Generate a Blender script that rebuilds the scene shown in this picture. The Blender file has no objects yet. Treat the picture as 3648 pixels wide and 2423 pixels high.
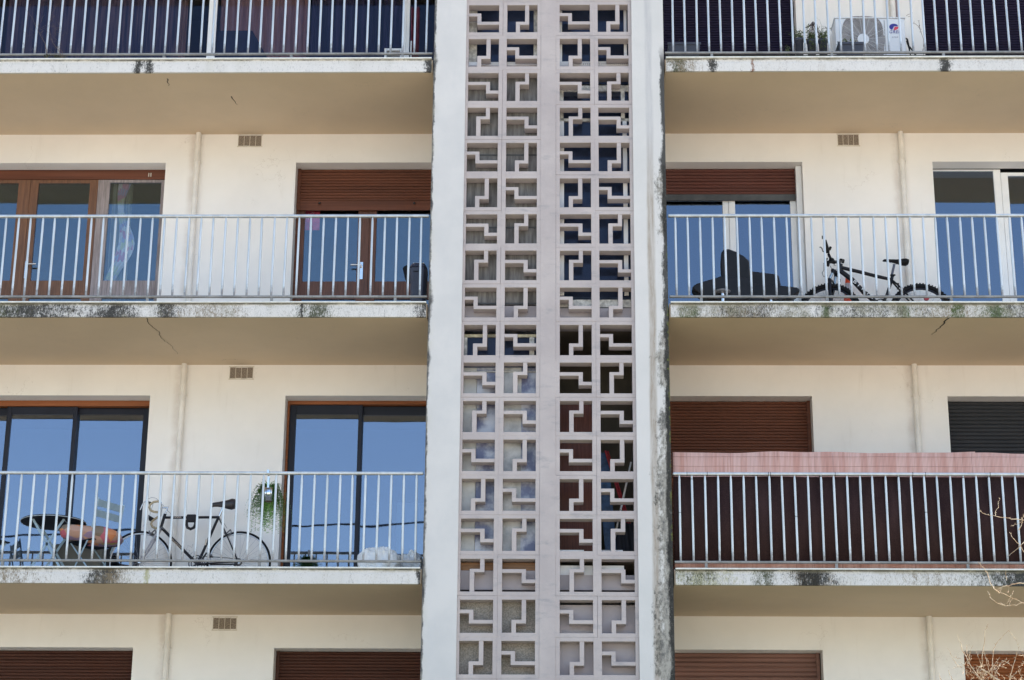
import bpy, math, random
from mathutils import Vector, Matrix
random.seed(7)
R = math.radians
PI = math.pi
SC = bpy.context.scene
COL = SC.collection

# ------------------------------------------------------------------ camera
CAM = Vector((1.3202, -19.81344, 1.60336))
PITCH, YAW, ROLL, FOC = 0.32743, 0.02281, 0.00779, 7253.62     # focal length in pixels of a 3648 px wide frame
fw = Vector((-math.sin(YAW)*math.cos(PITCH), math.cos(YAW)*math.cos(PITCH), math.sin(PITCH)))
rt = fw.cross(Vector((0, 0, 1))).normalized()
up = rt.cross(fw)
rt, up = rt*math.cos(ROLL)+up*math.sin(ROLL), up*math.cos(ROLL)-rt*math.sin(ROLL)
cd = bpy.data.cameras.new('camera'); cam = bpy.data.objects.new('camera', cd); COL.objects.link(cam)
cd.sensor_fit = 'HORIZONTAL'; cd.sensor_width = 36; cd.lens = 36*FOC/3648
cd.clip_start = .1; cd.clip_end = 3000
M = Matrix((rt, up, -fw)).transposed().to_4x4(); M.translation = CAM
cam.matrix_world = M
SC.camera = cam

# ------------------------------------------------------------------ light
SUN_EL, SUN_BACK = 38, 15          # elevation; degrees behind the plane of the facade, coming from the right
az = R(SUN_BACK)
sdir = Vector((math.cos(az)*math.cos(R(SUN_EL)), math.sin(az)*math.cos(R(SUN_EL)), math.sin(R(SUN_EL))))
W = bpy.data.worlds.new('World'); SC.world = W; W.use_nodes = True
nt = W.node_tree; bg = nt.nodes['Background']
sky = nt.nodes.new('ShaderNodeTexSky'); sky.sky_type = 'NISHITA'; sky.sun_disc = False
sky.sun_elevation = R(SUN_EL); sky.sun_rotation = math.atan2(sdir.x, sdir.y)
sky.air_density = 1.0; sky.dust_density = 1.4; sky.ozone_density = 1.0
nt.links.new(sky.outputs[0], bg.inputs[0]); bg.inputs[1].default_value = 0.13
ld = bpy.data.lights.new('sun', 'SUN'); ld.energy = 3.6; ld.angle = R(.5); ld.color = (1, .93, .82)
lo = bpy.data.objects.new('sun', ld); COL.objects.link(lo)
lo.rotation_euler = sdir.to_track_quat('Z', 'Y').to_euler()
SC.view_settings.view_transform = 'Standard'; SC.view_settings.look = 'None'
SC.view_settings.exposure = 1.55; SC.view_settings.gamma = 1

# ------------------------------------------------------------------ measuring: a source pixel to a point on a plane at real depth
def ray(u, v): return fw*FOC + rt*(u-1824) - up*(v-1211.5)
def at(u, v, Y):
    d = ray(u, v); return CAM + d*((Y-CAM.y)/d.y)
def atz(u, v, Z):
    d = ray(u, v); return CAM + d*((Z-CAM.z)/d.z)
def zt(i, j, x, y): return (912*i+x*.38644, 606*j+y*.38644)     # tile coordinates used while measuring

# ------------------------------------------------------------------ mesh builder
class MB:
    def __init__(s): s.v = []; s.f = []; s.m = []; s.sm = []; s.cur = 0; s.smooth = False
    def add(s, vs, fs):
        n = len(s.v); s.v += [tuple(p) for p in vs]
        for f in fs: s.f.append(tuple(n+i for i in f)); s.m.append(s.cur); s.sm.append(s.smooth)
        return s
    def box(s, x0, x1, y0, y1, z0, z1):
        return s.add([(x0,y0,z0),(x1,y0,z0),(x1,y1,z0),(x0,y1,z0),(x0,y0,z1),(x1,y0,z1),(x1,y1,z1),(x0,y1,z1)],
                     [(0,3,2,1),(4,5,6,7),(0,1,5,4),(1,2,6,5),(2,3,7,6),(3,0,4,7)])
    def obox(s, c, ax, ay, az_, hx, hy, hz):
        c = Vector(c); P = []
        for k in (-1, 1):
            for (a, b) in ((-1,-1),(1,-1),(1,1),(-1,1)): P.append(c+ax*hx*a+ay*hy*b+az_*hz*k)
        return s.add(P, [(0,3,2,1),(4,5,6,7),(0,1,5,4),(1,2,6,5),(2,3,7,6),(3,0,4,7)])
    def tube(s, pts, r, n=8, cap=True, ref=None):
        pts = [Vector(p) for p in pts]
        rs = list(r) if hasattr(r, '__len__') else [r]*len(pts)
        vs = []; fs = []; N = len(pts)
        prev = None
        for i, p in enumerate(pts):
            t = (pts[min(i+1, N-1)]-pts[max(i-1, 0)])
            if t.length < 1e-9: t = Vector((0, 0, 1))
            t.normalize()
            if prev is None:
                a = Vector((0, 0, 1)) if abs(t.z) < .9 else Vector((1, 0, 0))
                a = (a - t*a.dot(t)).normalized()
            else:
                a = prev - t*prev.dot(t)
                a = a.normalized() if a.length > 1e-6 else t.orthogonal().normalized()
            prev = a; b = t.cross(a)
            for k in range(n):
                q = 2*PI*k/n
                vs.append(p + a*math.cos(q)*rs[i] + b*math.sin(q)*rs[i])
        for i in range(N-1):
            for k in range(n):
                k2 = (k+1) % n
                fs.append((i*n+k, i*n+k2, (i+1)*n+k2, (i+1)*n+k))
        o = s.smooth; s.smooth = True; s.add(vs, fs); s.smooth = o
        if cap:
            s.add(vs[:n], [tuple(range(n-1, -1, -1))]); s.add(vs[-n:], [tuple(range(n))])
        return s
    def ring(s, c, axis, R0, r, n=48, m=8, a0=0, a1=2*PI, ry=None):
        c = Vector(c); axis = Vector(axis).normalized(); u = axis.orthogonal().normalized(); w = axis.cross(u)
        ry = r if ry is None else ry
        vs = []; fs = []
        full = abs(a1-a0-2*PI) < 1e-6
        N = n if full else n+1
        for i in range(N):
            q = a0+(a1-a0)*i/n; d = u*math.cos(q)+w*math.sin(q)
            for k in range(m):
                p = 2*PI*k/m
                vs.append(c+d*(R0+r*math.cos(p))+axis*ry*math.sin(p))
        for i in range(n):
            i2 = (i+1) % N if full else i+1
            for k in range(m):
                k2 = (k+1) % m
                fs.append((i*m+k, i2*m+k, i2*m+k2, i*m+k2))
        o = s.smooth; s.smooth = True; s.add(vs, fs); s.smooth = o
        return s
    def disc(s, c, axis, r, n=24, h=.004):
        c = Vector(c); axis = Vector(axis).normalized()
        return s.tube([c-axis*h/2, c+axis*h/2], r, n)
    def lathe(s, c, prof, n=24):
        vs = []; fs = []
        for (r, z) in prof:
            for k in range(n): vs.append((c[0]+r*math.cos(2*PI*k/n), c[1]+r*math.sin(2*PI*k/n), c[2]+z))
        for i in range(len(prof)-1):
            for k in range(n):
                k2 = (k+1) % n; fs.append((i*n+k, i*n+k2, (i+1)*n+k2, (i+1)*n+k))
        o = s.smooth; s.smooth = True; s.add(vs, fs); s.smooth = o
        return s
    def prism(s, pts, d):            # planar polygon (list of Vectors) extruded by vector d
        n = len(pts); d = Vector(d)
        P = [Vector(p) for p in pts]+[Vector(p)+d for p in pts]
        fs = [tuple(range(n)), tuple(range(2*n-1, n-1, -1))]
        for i in range(n):
            j = (i+1) % n; fs.append((i, i+n, j+n, j))
        return s.add(P, fs)
    def build(s, name, mats, parent=None, bevel=0, loc=None):
        me = bpy.data.meshes.new(name)
        vs = s.v
        if loc is not None: vs = [(a-loc[0], b-loc[1], c-loc[2]) for a, b, c in vs]
        me.from_pydata(vs, [], s.f)
        if not isinstance(mats, (list, tuple)): mats = [mats]
        for m in mats: me.materials.append(m)
        me.polygons.foreach_set('material_index', s.m)
        me.polygons.foreach_set('use_smooth', s.sm)
        me.update()
        o = bpy.data.objects.new(name, me); COL.objects.link(o)
        if parent: o.parent = parent
        if loc is not None: o.location = loc
        if bevel:
            b = o.modifiers.new('bevel', 'BEVEL'); b.width = bevel; b.segments = 2; b.limit_method = 'ANGLE'; b.angle_limit = R(40)
        return o
def box(name, m, parent, x0, x1, y0, y1, z0, z1, bevel=0):
    return MB().box(x0, x1, y0, y1, z0, z1).build(name, m, parent, bevel)
def tag(o, label=None, cat=None, group=None, kind=None):
    if label: o['label'] = label
    if cat: o['category'] = cat
    if group: o['group'] = group
    if kind: o['kind'] = kind
    return o
def thing(name, label, cat, group=None):
    o = bpy.data.objects.new(name, None); COL.objects.link(o); o.empty_display_size = .1
    return tag(o, label, cat, group)
def text(name, s, m, parent, origin, xdir, ydir, size, extrude=.0005, shear=0, space=1):
    cu = bpy.data.curves.new(name, 'FONT'); cu.body = s; cu.size = size; cu.extrude = extrude; cu.shear = shear
    cu.space_character = space
    cu.materials.append(m)
    tmp = bpy.data.objects.new(name, cu); COL.objects.link(tmp)
    bpy.context.view_layer.update()
    me = bpy.data.meshes.new_from_object(tmp.evaluated_get(bpy.context.evaluated_depsgraph_get()))
    bpy.data.objects.remove(tmp); o = bpy.data.objects.new(name, me); COL.objects.link(o)
    x = Vector(xdir).normalized(); y = Vector(ydir); y = (y-x*y.dot(x)).normalized(); z = x.cross(y)
    Mx = Matrix((x, y, z)).transposed().to_4x4(); Mx.translation = Vector(origin)
    o.matrix_world = Mx; o.parent = parent
    return o

# ------------------------------------------------------------------ materials
class NT:
    def __init__(s, name):
        s.mat = bpy.data.materials.new(name); s.mat.use_nodes = True; s.t = s.mat.node_tree
        s.b = s.t.nodes['Principled BSDF']; s.out = s.t.nodes['Material Output']
    def n(s, typ, **kw):
        x = s.t.nodes.new(typ)
        for k, v in kw.items():
            if k.startswith('i_'): x.inputs[int(k[2:])].default_value = v
            else: setattr(x, k, v)
        return x
    def l(s, a, b): s.t.links.new(a, b)
    def math(s, op, a, b=None, clamp=False):
        x = s.n('ShaderNodeMath', operation=op, use_clamp=clamp)
        for i, q in enumerate((a, b)):
            if q is None: continue
            if isinstance(q, (int, float)): x.inputs[i].default_value = q
            else: s.l(q, x.inputs[i])
        return x.outputs[0]
    def mr(s, v, a, b, c=0, d=1, smooth=True):
        x = s.n('ShaderNodeMapRange'); x.interpolation_type = 'SMOOTHSTEP' if smooth else 'LINEAR'
        s.l(v, x.inputs[0]); x.inputs[1].default_value = a; x.inputs[2].default_value = b
        x.inputs[3].default_value = c; x.inputs[4].default_value = d
        return x.outputs[0]
    def geo(s):
        if not hasattr(s, '_g'):
            tc = s.n('ShaderNodeTexCoord'); s.obj = tc.outputs['Object']; s._g = 1
            g = s.n('ShaderNodeNewGeometry'); s.pos = g.outputs['Position']
            sp = s.n('ShaderNodeSeparateXYZ'); s.l(s.pos, sp.inputs[0]); s.X, s.Y, s.Z = sp.outputs
        return s
    def noise(s, scale, detail=6, rough=.6, vec=None, stretch=None, off=0):
        s.geo(); v = vec or s.pos
        mp = s.n('ShaderNodeMapping'); s.l(v, mp.inputs[0])
        mp.inputs[1].default_value = (off, off*.7, off*1.3)
        mp.inputs[3].default_value = stretch or (1, 1, 1)
        x = s.n('ShaderNodeTexNoise'); x.inputs['Scale'].default_value = scale
        x.inputs['Detail'].default_value = detail; x.inputs['Roughness'].default_value = rough
        s.l(mp.outputs[0], x.inputs['Vector'])
        return x.outputs['Fac']
    def mix(s, fac, a, b):
        x = s.n('ShaderNodeMix', data_type='RGBA')
        for i, q in ((0, fac), (6, a), (7, b)):
            if isinstance(q, (int, float)): x.inputs[i].default_value = q
            elif isinstance(q, tuple): x.inputs[i].default_value = (*q, 1) if len(q) == 3 else q
            else: s.l(q, x.inputs[i])
        return x.outputs[2]
    def bump(s, h, strength=.2, dist=.01):
        x = s.n('ShaderNodeBump'); x.inputs['Strength'].default_value = strength; x.inputs['Distance'].default_value = dist
        s.l(h, x.inputs['Height']); s.l(x.outputs[0], s.b.inputs['Normal'])
    def set(s, **kw):
        for k, v in kw.items():
            i = s.b.inputs[k.replace('_', ' ')]
            if isinstance(v, (int, float)): i.default_value = v
            elif isinstance(v, tuple): i.default_value = (*v, 1)
            else: s.l(v, i)
        return s
def simple(name, col, rough=.6, var=.12, scale=9, bump=0, bscale=60, metal=0, spec=.5, stretch=None, **kw):
    t = NT(name); t.geo()
    f = t.noise(scale, 6, .6, stretch=stretch)
    f = t.mr(f, .3, .7, 0, 1)
    dark = tuple(c*(1-var) for c in col); light = tuple(min(1, c*(1+var)) for c in col)
    t.set(Base_Color=t.mix(f, dark, light), Roughness=rough, Metallic=metal)
    t.b.inputs['Specular IOR Level'].default_value = spec
    if bump: t.bump(t.noise(bscale, 5, .6, stretch=stretch), bump, .004)
    t.set(**kw)
    return t.mat

def plaster(name, col, stains=True, bump=.25, pipe_shade=False):
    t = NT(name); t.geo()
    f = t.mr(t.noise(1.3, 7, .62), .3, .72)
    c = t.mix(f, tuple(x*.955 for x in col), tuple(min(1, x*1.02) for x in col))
    streak = t.mr(t.noise(3.0, 6, .65, stretch=(3, 3, .35), off=3), .56, .8)
    c = t.mix(t.math('MULTIPLY', streak, .16), c, (.50, .45, .38))
    if pipe_shade:  # soft shade beside the drainpipes, painted into the wall colour
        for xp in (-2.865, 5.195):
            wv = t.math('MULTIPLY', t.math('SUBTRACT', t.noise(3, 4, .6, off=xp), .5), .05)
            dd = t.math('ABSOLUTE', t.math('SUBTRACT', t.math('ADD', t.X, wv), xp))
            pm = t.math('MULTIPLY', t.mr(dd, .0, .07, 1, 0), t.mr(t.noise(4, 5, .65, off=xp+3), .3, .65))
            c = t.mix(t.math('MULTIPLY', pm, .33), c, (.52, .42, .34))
    hl = t.math('ABSOLUTE', t.math('SUBTRACT', t.noise(1.7, 6, .6, off=23), .5))
    hl = t.math('MULTIPLY', t.mr(hl, .0, .0035, 1, 0), t.mr(t.noise(1.1, 2, .5, off=29), .56, .64))
    c = t.mix(t.math('MULTIPLY', hl, .35), c, (.38, .32, .27))
    sp = t.mr(t.noise(26, 4, .7, off=7), .73, .80)
    c = t.mix(t.math('MULTIPLY', sp, .28), c, (.32, .28, .22))
    t.set(Base_Color=c, Roughness=.9); t.b.inputs['Specular IOR Level'].default_value = .15
    t.bump(t.noise(85, 6, .65), bump, .004)
    return t.mat
M_wall = plaster('wall_plaster', (.92, .885, .845), pipe_shade=True)
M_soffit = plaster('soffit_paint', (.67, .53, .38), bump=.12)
M_mauve = plaster('mauve_render', (.44, .405, .42))
M_reveal = M_wall

def screen_mat():
    t = NT('screen_paint'); t.geo()
    f = t.mr(t.noise(1.6, 8, .65), .35, .68)
    c = t.mix(f, (.46, .405, .395), (.535, .475, .455))
    g = t.mr(t.noise(5, 7, .7, stretch=(.7, 1, 2.2), off=5), .53, .74)
    c = t.mix(t.math('MULTIPLY', g, .75), c, (.34, .32, .33))
    g2 = t.mr(t.noise(34, 5, .75, stretch=(.6, 1, 1.5), off=2), .62, .76)
    c = t.mix(t.math('MULTIPLY', g2, .35), c, (.25, .235, .24))
    t.set(Base_Color=c, Roughness=.88); t.b.inputs['Specular IOR Level'].default_value = .2
    a = t.noise(14, 6, .6); b = t.noise(95, 5, .6, off=4)
    t.bump(t.math('ADD', t.math('MULTIPLY', a, 1.2), t.math('MULTIPLY', b, .6)), .5, .006)
    return t.mat
M_screen = screen_mat()

def stained(name, base, spots, capdirt=.35, moss=0, z0=None, general=0, grime=.5):
    """painted concrete with algae stains; spots = (x centre, half width, strength, colour key)"""
    t = NT(name); t.geo()
    f = t.mr(t.noise(2.2, 7, .6), .3, .7)
    c = t.mix(f, tuple(x*.94 for x in base), base)
    c = t.mix(t.math('MULTIPLY', t.mr(t.noise(5, 5, .6, stretch=(1, 1, .3), off=9), .5, .75), .25), c, (.52, .50, .42))
    cols = {'k': (.012, .012, .011), 'g': (.055, .062, .030), 'b': (.22, .17, .11), 'y': (.42, .40, .24), 'm': (.055, .085, .02), 'r': (.20, .09, .05)}
    nf = t.noise(38, 8, .72, off=1); nm = t.noise(7, 6, .6, off=6)
    nn = t.math('ADD', t.math('MULTIPLY', nf, .6), t.math('MULTIPLY', nm, .4))
    for i, (xc, hw, st, k) in enumerate(spots):
        nw = t.math('MULTIPLY', t.math('SUBTRACT', t.noise(11, 6, .7, off=i*3.3+2), .5), 2.2*hw+.05)
        d = t.math('DIVIDE', t.math('ABSOLUTE', t.math('SUBTRACT', t.math('ADD', t.X, nw), xc)), hw)
        fo = t.mr(d, .0, 1.45, st, -.25, smooth=False)
        n2 = t.math('MULTIPLY', t.math('SUBTRACT', t.noise(95, 9, .85, stretch=(1, 1, .4), off=i*1.7+5), .5), 4.6)
        n3 = t.math('MULTIPLY', t.math('SUBTRACT', t.noise(13, 6, .7, stretch=(1, 1, .28), off=i*2.1+8), .5), 1.5)
        thr = t.math('ADD', t.math('ADD', n2, n3), t.math('SUBTRACT', fo, .12))
        m = t.math('MULTIPLY', t.math('MULTIPLY', thr, 1.9, clamp=True), .93)
        c = t.mix(m, c, cols[k])
    if general:
        big = t.math('MULTIPLY', t.math('SUBTRACT', t.noise(6, 6, .65, off=12), .5), 2.6)
        th = t.math('ADD', t.math('ADD', t.math('MULTIPLY', t.math('SUBTRACT', t.noise(70, 9, .85, off=15), .5), 4.0), big), general*3-.45)
        c = t.mix(t.math('MULTIPLY', t.math('MULTIPLY', th, 2.5, clamp=True), .7), c, (.36, .335, .25))
        th = t.math('ADD', t.math('ADD', t.math('MULTIPLY', t.math('SUBTRACT', t.noise(80, 9, .85, stretch=(1, 1, .6), off=11), .5), 5.0), big), general*3-.75)
        c = t.mix(t.math('MULTIPLY', t.math('MULTIPLY', th, 3, clamp=True), .88), c, (.04, .042, .030))
    if moss:
        th = t.math('SUBTRACT', t.math('ADD', t.math('MULTIPLY', t.noise(45, 5, .7, off=21), .4), t.math('MULTIPLY', t.noise(3.5, 3, .5, off=22), .6)), .66-moss)
        c = t.mix(t.math('MULTIPLY', th, 14, clamp=True), c, (.07, .09, .02))
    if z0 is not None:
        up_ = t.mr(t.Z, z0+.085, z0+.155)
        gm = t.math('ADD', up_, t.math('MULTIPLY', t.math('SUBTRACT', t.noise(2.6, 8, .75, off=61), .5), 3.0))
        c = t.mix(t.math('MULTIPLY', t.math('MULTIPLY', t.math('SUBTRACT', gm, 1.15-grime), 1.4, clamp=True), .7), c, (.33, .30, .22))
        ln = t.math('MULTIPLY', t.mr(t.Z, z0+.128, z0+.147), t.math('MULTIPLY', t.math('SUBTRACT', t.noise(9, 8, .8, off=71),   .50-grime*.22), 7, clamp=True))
        c = t.mix(t.math('MULTIPLY', ln, .88), c, (.035, .035, .030))  # dark line for the flashing's shaded underside, painted into the fascia colour
    t.set(Base_Color=c, Roughness=.88); t.b.inputs['Specular IOR Level'].default_value = .2
    t.bump(t.math('ADD', nf, t.noise(120, 4, .6, off=3)), .35, .004)
    return t.mat
WHT = (.72, .695, .665)
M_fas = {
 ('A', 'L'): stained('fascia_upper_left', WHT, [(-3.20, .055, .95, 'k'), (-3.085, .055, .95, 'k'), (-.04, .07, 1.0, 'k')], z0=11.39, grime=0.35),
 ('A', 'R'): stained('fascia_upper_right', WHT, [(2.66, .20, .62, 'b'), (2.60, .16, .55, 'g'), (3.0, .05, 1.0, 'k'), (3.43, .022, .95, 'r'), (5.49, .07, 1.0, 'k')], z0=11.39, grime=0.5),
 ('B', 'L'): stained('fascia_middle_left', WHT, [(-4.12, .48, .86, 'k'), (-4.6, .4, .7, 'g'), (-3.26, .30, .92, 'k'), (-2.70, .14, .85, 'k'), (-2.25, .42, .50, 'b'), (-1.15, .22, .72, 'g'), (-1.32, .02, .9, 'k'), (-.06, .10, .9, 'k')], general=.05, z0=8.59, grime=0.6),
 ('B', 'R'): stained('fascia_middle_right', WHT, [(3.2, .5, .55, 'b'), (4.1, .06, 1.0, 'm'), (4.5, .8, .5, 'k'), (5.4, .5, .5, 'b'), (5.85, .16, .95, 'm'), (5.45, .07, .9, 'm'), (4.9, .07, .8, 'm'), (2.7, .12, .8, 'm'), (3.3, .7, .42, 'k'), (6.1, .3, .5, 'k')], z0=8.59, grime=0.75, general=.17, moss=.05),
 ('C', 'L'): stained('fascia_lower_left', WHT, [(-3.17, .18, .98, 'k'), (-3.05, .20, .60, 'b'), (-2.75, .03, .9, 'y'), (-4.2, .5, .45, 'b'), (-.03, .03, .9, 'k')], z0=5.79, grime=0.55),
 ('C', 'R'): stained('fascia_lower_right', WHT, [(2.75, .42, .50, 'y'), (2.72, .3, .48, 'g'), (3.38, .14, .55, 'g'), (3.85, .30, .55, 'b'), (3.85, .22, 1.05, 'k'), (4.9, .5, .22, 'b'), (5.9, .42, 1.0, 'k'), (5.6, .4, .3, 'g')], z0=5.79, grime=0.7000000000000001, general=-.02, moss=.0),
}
M_cap = simple('cap_flashing', (.72, .72, .68), .5, .1, 20)

def pilaster_right():
    t = NT('right_pilaster_paint'); t.geo()
    f = t.mr(t.noise(1.2, 6, .6), .3, .7)
    c = t.mix(f, (.615, .60, .575), (.68, .655, .63))
    w = t.math('MULTIPLY', t.math('SUBTRACT', t.noise(6, 6, .7, stretch=(1, 1, .22), off=2), .5), .10)
    xw = t.math('ADD', t.X, w)
    # grey vertical run of water, turning brown further down
    xr = t.math('ADD', t.X, t.math('MULTIPLY', w, .5))
    run = t.math('MULTIPLY', t.mr(xr, 2.262, 2.295), t.mr(xr, 2.33, 2.365, 1, 0))
    run = t.math('MULTIPLY', run, t.mr(t.noise(9, 5, .6, stretch=(3, 1, .15)), .25, .6, .45, .9))
    lowz = t.mr(t.Z, 10.9, 9.8, 0, 1)
    c = t.mix(t.math('MULTIPLY', t.math('MULTIPLY', run, t.mr(t.noise(22, 8, .75, stretch=(2, 1, .25), off=33), .3, .62, .55, 1)), .98), c, t.mix(lowz, (.50, .49, .49), (.34, .28, .22)))
    # mottled algae spreading from the right-hand edge
    edge = t.mr(t.Z, 9.2, 11.2, 2.275, 2.45)
    nn = t.math('ADD', t.math('MULTIPLY', t.noise(30, 8, .75, stretch=(1, 1, .6), off=5), .55), t.math('MULTIPLY', t.noise(3.2, 6, .7, stretch=(1.5, 1, .6), off=8), .45))
    fo = t.math('MULTIPLY', t.math('SUBTRACT', xw, edge), 4.2)
    edge = t.math('ADD', edge, t.math('MULTIPLY', t.math('SUBTRACT', t.noise(1.1, 3, .6, stretch=(0, 0, 1), off=77), .47), .75))
    fo = t.math('MULTIPLY', t.math('SUBTRACT', xw, edge), 4.2)
    nn = t.math('ADD', t.math('MULTIPLY', t.math('SUBTRACT', nn, .5), 2.6), .5)
    m = t.math('MULTIPLY', t.math('SUBTRACT', t.math('ADD', nn, fo), .66), 4, clamp=True)
    m = t.math('MULTIPLY', m, t.mr(t.Z, 11.45, 11.75, 1, 0))
    c = t.mix(t.math('MULTIPLY', m, .85), c, t.mix(t.mr(nn, .35, .8), (.36, .33, .28), (.04, .04, .036)))
    k = t.math('MULTIPLY', t.math('SUBTRACT', t.math('ADD', t.math('MULTIPLY', t.math('SUBTRACT', xw, 2.41), 8), t.noise(9, 9, .78, stretch=(1, 1, .5), off=14)), .60), 6, clamp=True)
    k = t.math('MULTIPLY', k, t.mr(t.Z, 11.45, 11.72, 1, 0))
    c = t.mix(t.math('MULTIPLY', k, .9), c, (.015, .015, .014))
    lich = t.math('MULTIPLY', t.math('SUBTRACT', t.noise(48, 6, .8, off=31), .57), 14, clamp=True)
    lich = t.math('MULTIPLY', lich, t.mr(t.X, 2.34, 2.42)); lich = t.math('MULTIPLY', lich, t.mr(t.Z, 10.4, 9.6))
    c = t.mix(t.math('MULTIPLY', lich, .3), c, (.45, .43, .38))
    ms = t.math('MULTIPLY', t.math('SUBTRACT', t.math('ADD', t.noise(20, 4, .6, off=41), t.math('MULTIPLY', t.math('SUBTRACT', t.X, 2.45), 6)), .64), 12, clamp=True)
    ms = t.math('MULTIPLY', ms, t.mr(t.Z, 9.6, 9.0)); ms = t.math('MULTIPLY', ms, t.mr(t.noise(1.5, 2, .5, off=50), .5, .6))
    c = t.mix(ms, c, (.12, .13, .04))
    t.set(Base_Color=c, Roughness=.88); t.b.inputs['Specular IOR Level'].default_value = .2
    t.bump(t.math('ADD', t.noise(60, 6, .6), t.math('MULTIPLY', nn, .8)), .3, .005)
    return t.mat
def pilaster_left():
    t = NT('left_pilaster_paint'); t.geo()
    f = t.mr(t.noise(1.5, 7, .62), .3, .7)
    c = t.mix(f, (.605, .59, .575), (.68, .655, .63))
    c = t.mix(t.math('MULTIPLY', t.mr(t.noise(7, 6, .7, stretch=(1, 1, .3), off=3), .55, .75), .22), c, (.55, .55, .56))
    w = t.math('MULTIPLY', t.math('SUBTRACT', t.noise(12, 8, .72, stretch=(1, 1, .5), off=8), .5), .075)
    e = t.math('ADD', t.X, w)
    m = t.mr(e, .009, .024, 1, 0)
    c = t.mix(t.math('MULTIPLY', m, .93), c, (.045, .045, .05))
    for zc, hz, wx in ((11.52, .24, .045), (8.78, .32, .05), (8.15, .13, .045), (5.86, .33, .045), (9.85, .1, .03)):
        dz = t.math('DIVIDE', t.math('ABSOLUTE', t.math('SUBTRACT', t.Z, zc)), hz)
        m = t.math('SUBTRACT', t.math('SUBTRACT', t.math('ADD', t.noise(22, 8, .75, off=zc), .42), t.math('DIVIDE', t.X, wx*1.4)), t.math('MULTIPLY', dz, .55))
        m = t.math('MULTIPLY', t.math('SUBTRACT', m, .12), 2.6, clamp=True)
        c = t.mix(t.math('MULTIPLY', m, .9), c, (.07, .068, .07))
    g = t.math('MULTIPLY', t.mr(t.X, 0, .09, 1, 0), t.mr(t.noise(5, 6, .7, off=18), .42, .62))
    c = t.mix(t.math('MULTIPLY', g, .35), c, (.56, .53, .44))
    t.set(Base_Color=c, Roughness=.88); t.b.inputs['Specular IOR Level'].default_value = .2
    t.bump(t.noise(70, 6, .6), .28, .004)
    return t.mat
M_pilL, M_pilR = pilaster_left(), pilaster_right()

def aluminium():
    t = NT('anodised_aluminium'); t.geo()
    f = t.mr(t.noise(14, 6, .6, stretch=(1, 1, .2)), .3, .7)
    c = t.mix(f, (.50, .52, .525), (.64, .655, .655))
    sp = t.n('ShaderNodeSeparateXYZ'); t.l(t.obj, sp.inputs[0])
    low = t.mr(sp.outputs[2], .0, .20, 1, 0)
    m = t.math('MULTIPLY', t.math('SUBTRACT', t.math('ADD', t.math('MULTIPLY', low, .6), t.noise(30, 6, .7, off=4)), .70), 2.6, clamp=True)
    c = t.mix(t.math('MULTIPLY', m, .75), c, (.16, .13, .11))
    t.set(Base_Color=c, Roughness=.38, Metallic=.55)
    return t.mat
M_alu = aluminium()
def rail_dirty():
    t = NT('weathered_rail'); t.geo()
    c = t.mix(t.mr(t.noise(5, 7, .7), .3, .7), (.19, .185, .175), (.34, .335, .32))
    m = t.math('MULTIPLY', t.math('SUBTRACT', t.noise(26, 7, .75, off=4), .53), 6, clamp=True)
    c = t.mix(t.math('MULTIPLY', m, .7), c, (.14, .13, .11))
    t.set(Base_Color=c, Roughness=.5, Metallic=.3)
    return t.mat
M_raild = rail_dirty()

def glass(name, refl=.24, tint=(.92, .97, .97), wav=.014, gcol=(.66, .83, 1)):
    t = NT(name); t.geo()
    tr = t.n('ShaderNodeBsdfTransparent'); tr.inputs[0].default_value = (*tint, 1)
    gl = t.n('ShaderNodeBsdfGlossy'); gl.inputs['Roughness'].default_value = .012; gl.inputs['Color'].default_value = (*gcol, 1)
    lw = t.n('ShaderNodeLayerWeight'); lw.inputs[0].default_value = .35
    fac = t.mr(lw.outputs['Fresnel'], 0, 1, refl, 1, smooth=False)
    mx = t.n('ShaderNodeMixShader'); t.l(fac, mx.inputs[0]); t.l(tr.outputs[0], mx.inputs[1]); t.l(gl.outputs[0], mx.inputs[2])
    bp = t.n('ShaderNodeBump'); bp.inputs['Strength'].default_value = wav; bp.inputs['Distance'].default_value = .05
    t.l(t.noise(1.6, 2, .5), bp.inputs['Height']); t.l(bp.outputs[0], gl.inputs['Normal'])
    t.l(mx.outputs[0], t.out.inputs[0])
    return t.mat
M_glass = glass('window_glass', .075, gcol=(.60, .74, .90))
M_glassM = glass('mirror_coated_glass', .17, (.5, .55, .6), gcol=(.62, .73, .90))
M_glassC = glass('blue_coated_glass', .23, (.6, .65, .7), gcol=(.66, .745, .91))
M_glassD = glass('dim_glass', -.03, (.8, .8, .85), gcol=(.62, .68, .88))
M_frost = NT('frosted_glass'); _t = M_frost; _t.geo()
_c = _t.mix(_t.mr(_t.noise(4.5, 4, .55, off=2), .38, .62), (.13, .14, .24), (.52, .55, .62))
_t.set(Base_Color=_c, Roughness=.25); _t.bump(_t.noise(300, 2, .5), .2, .002); M_frost = _t.mat

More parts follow.
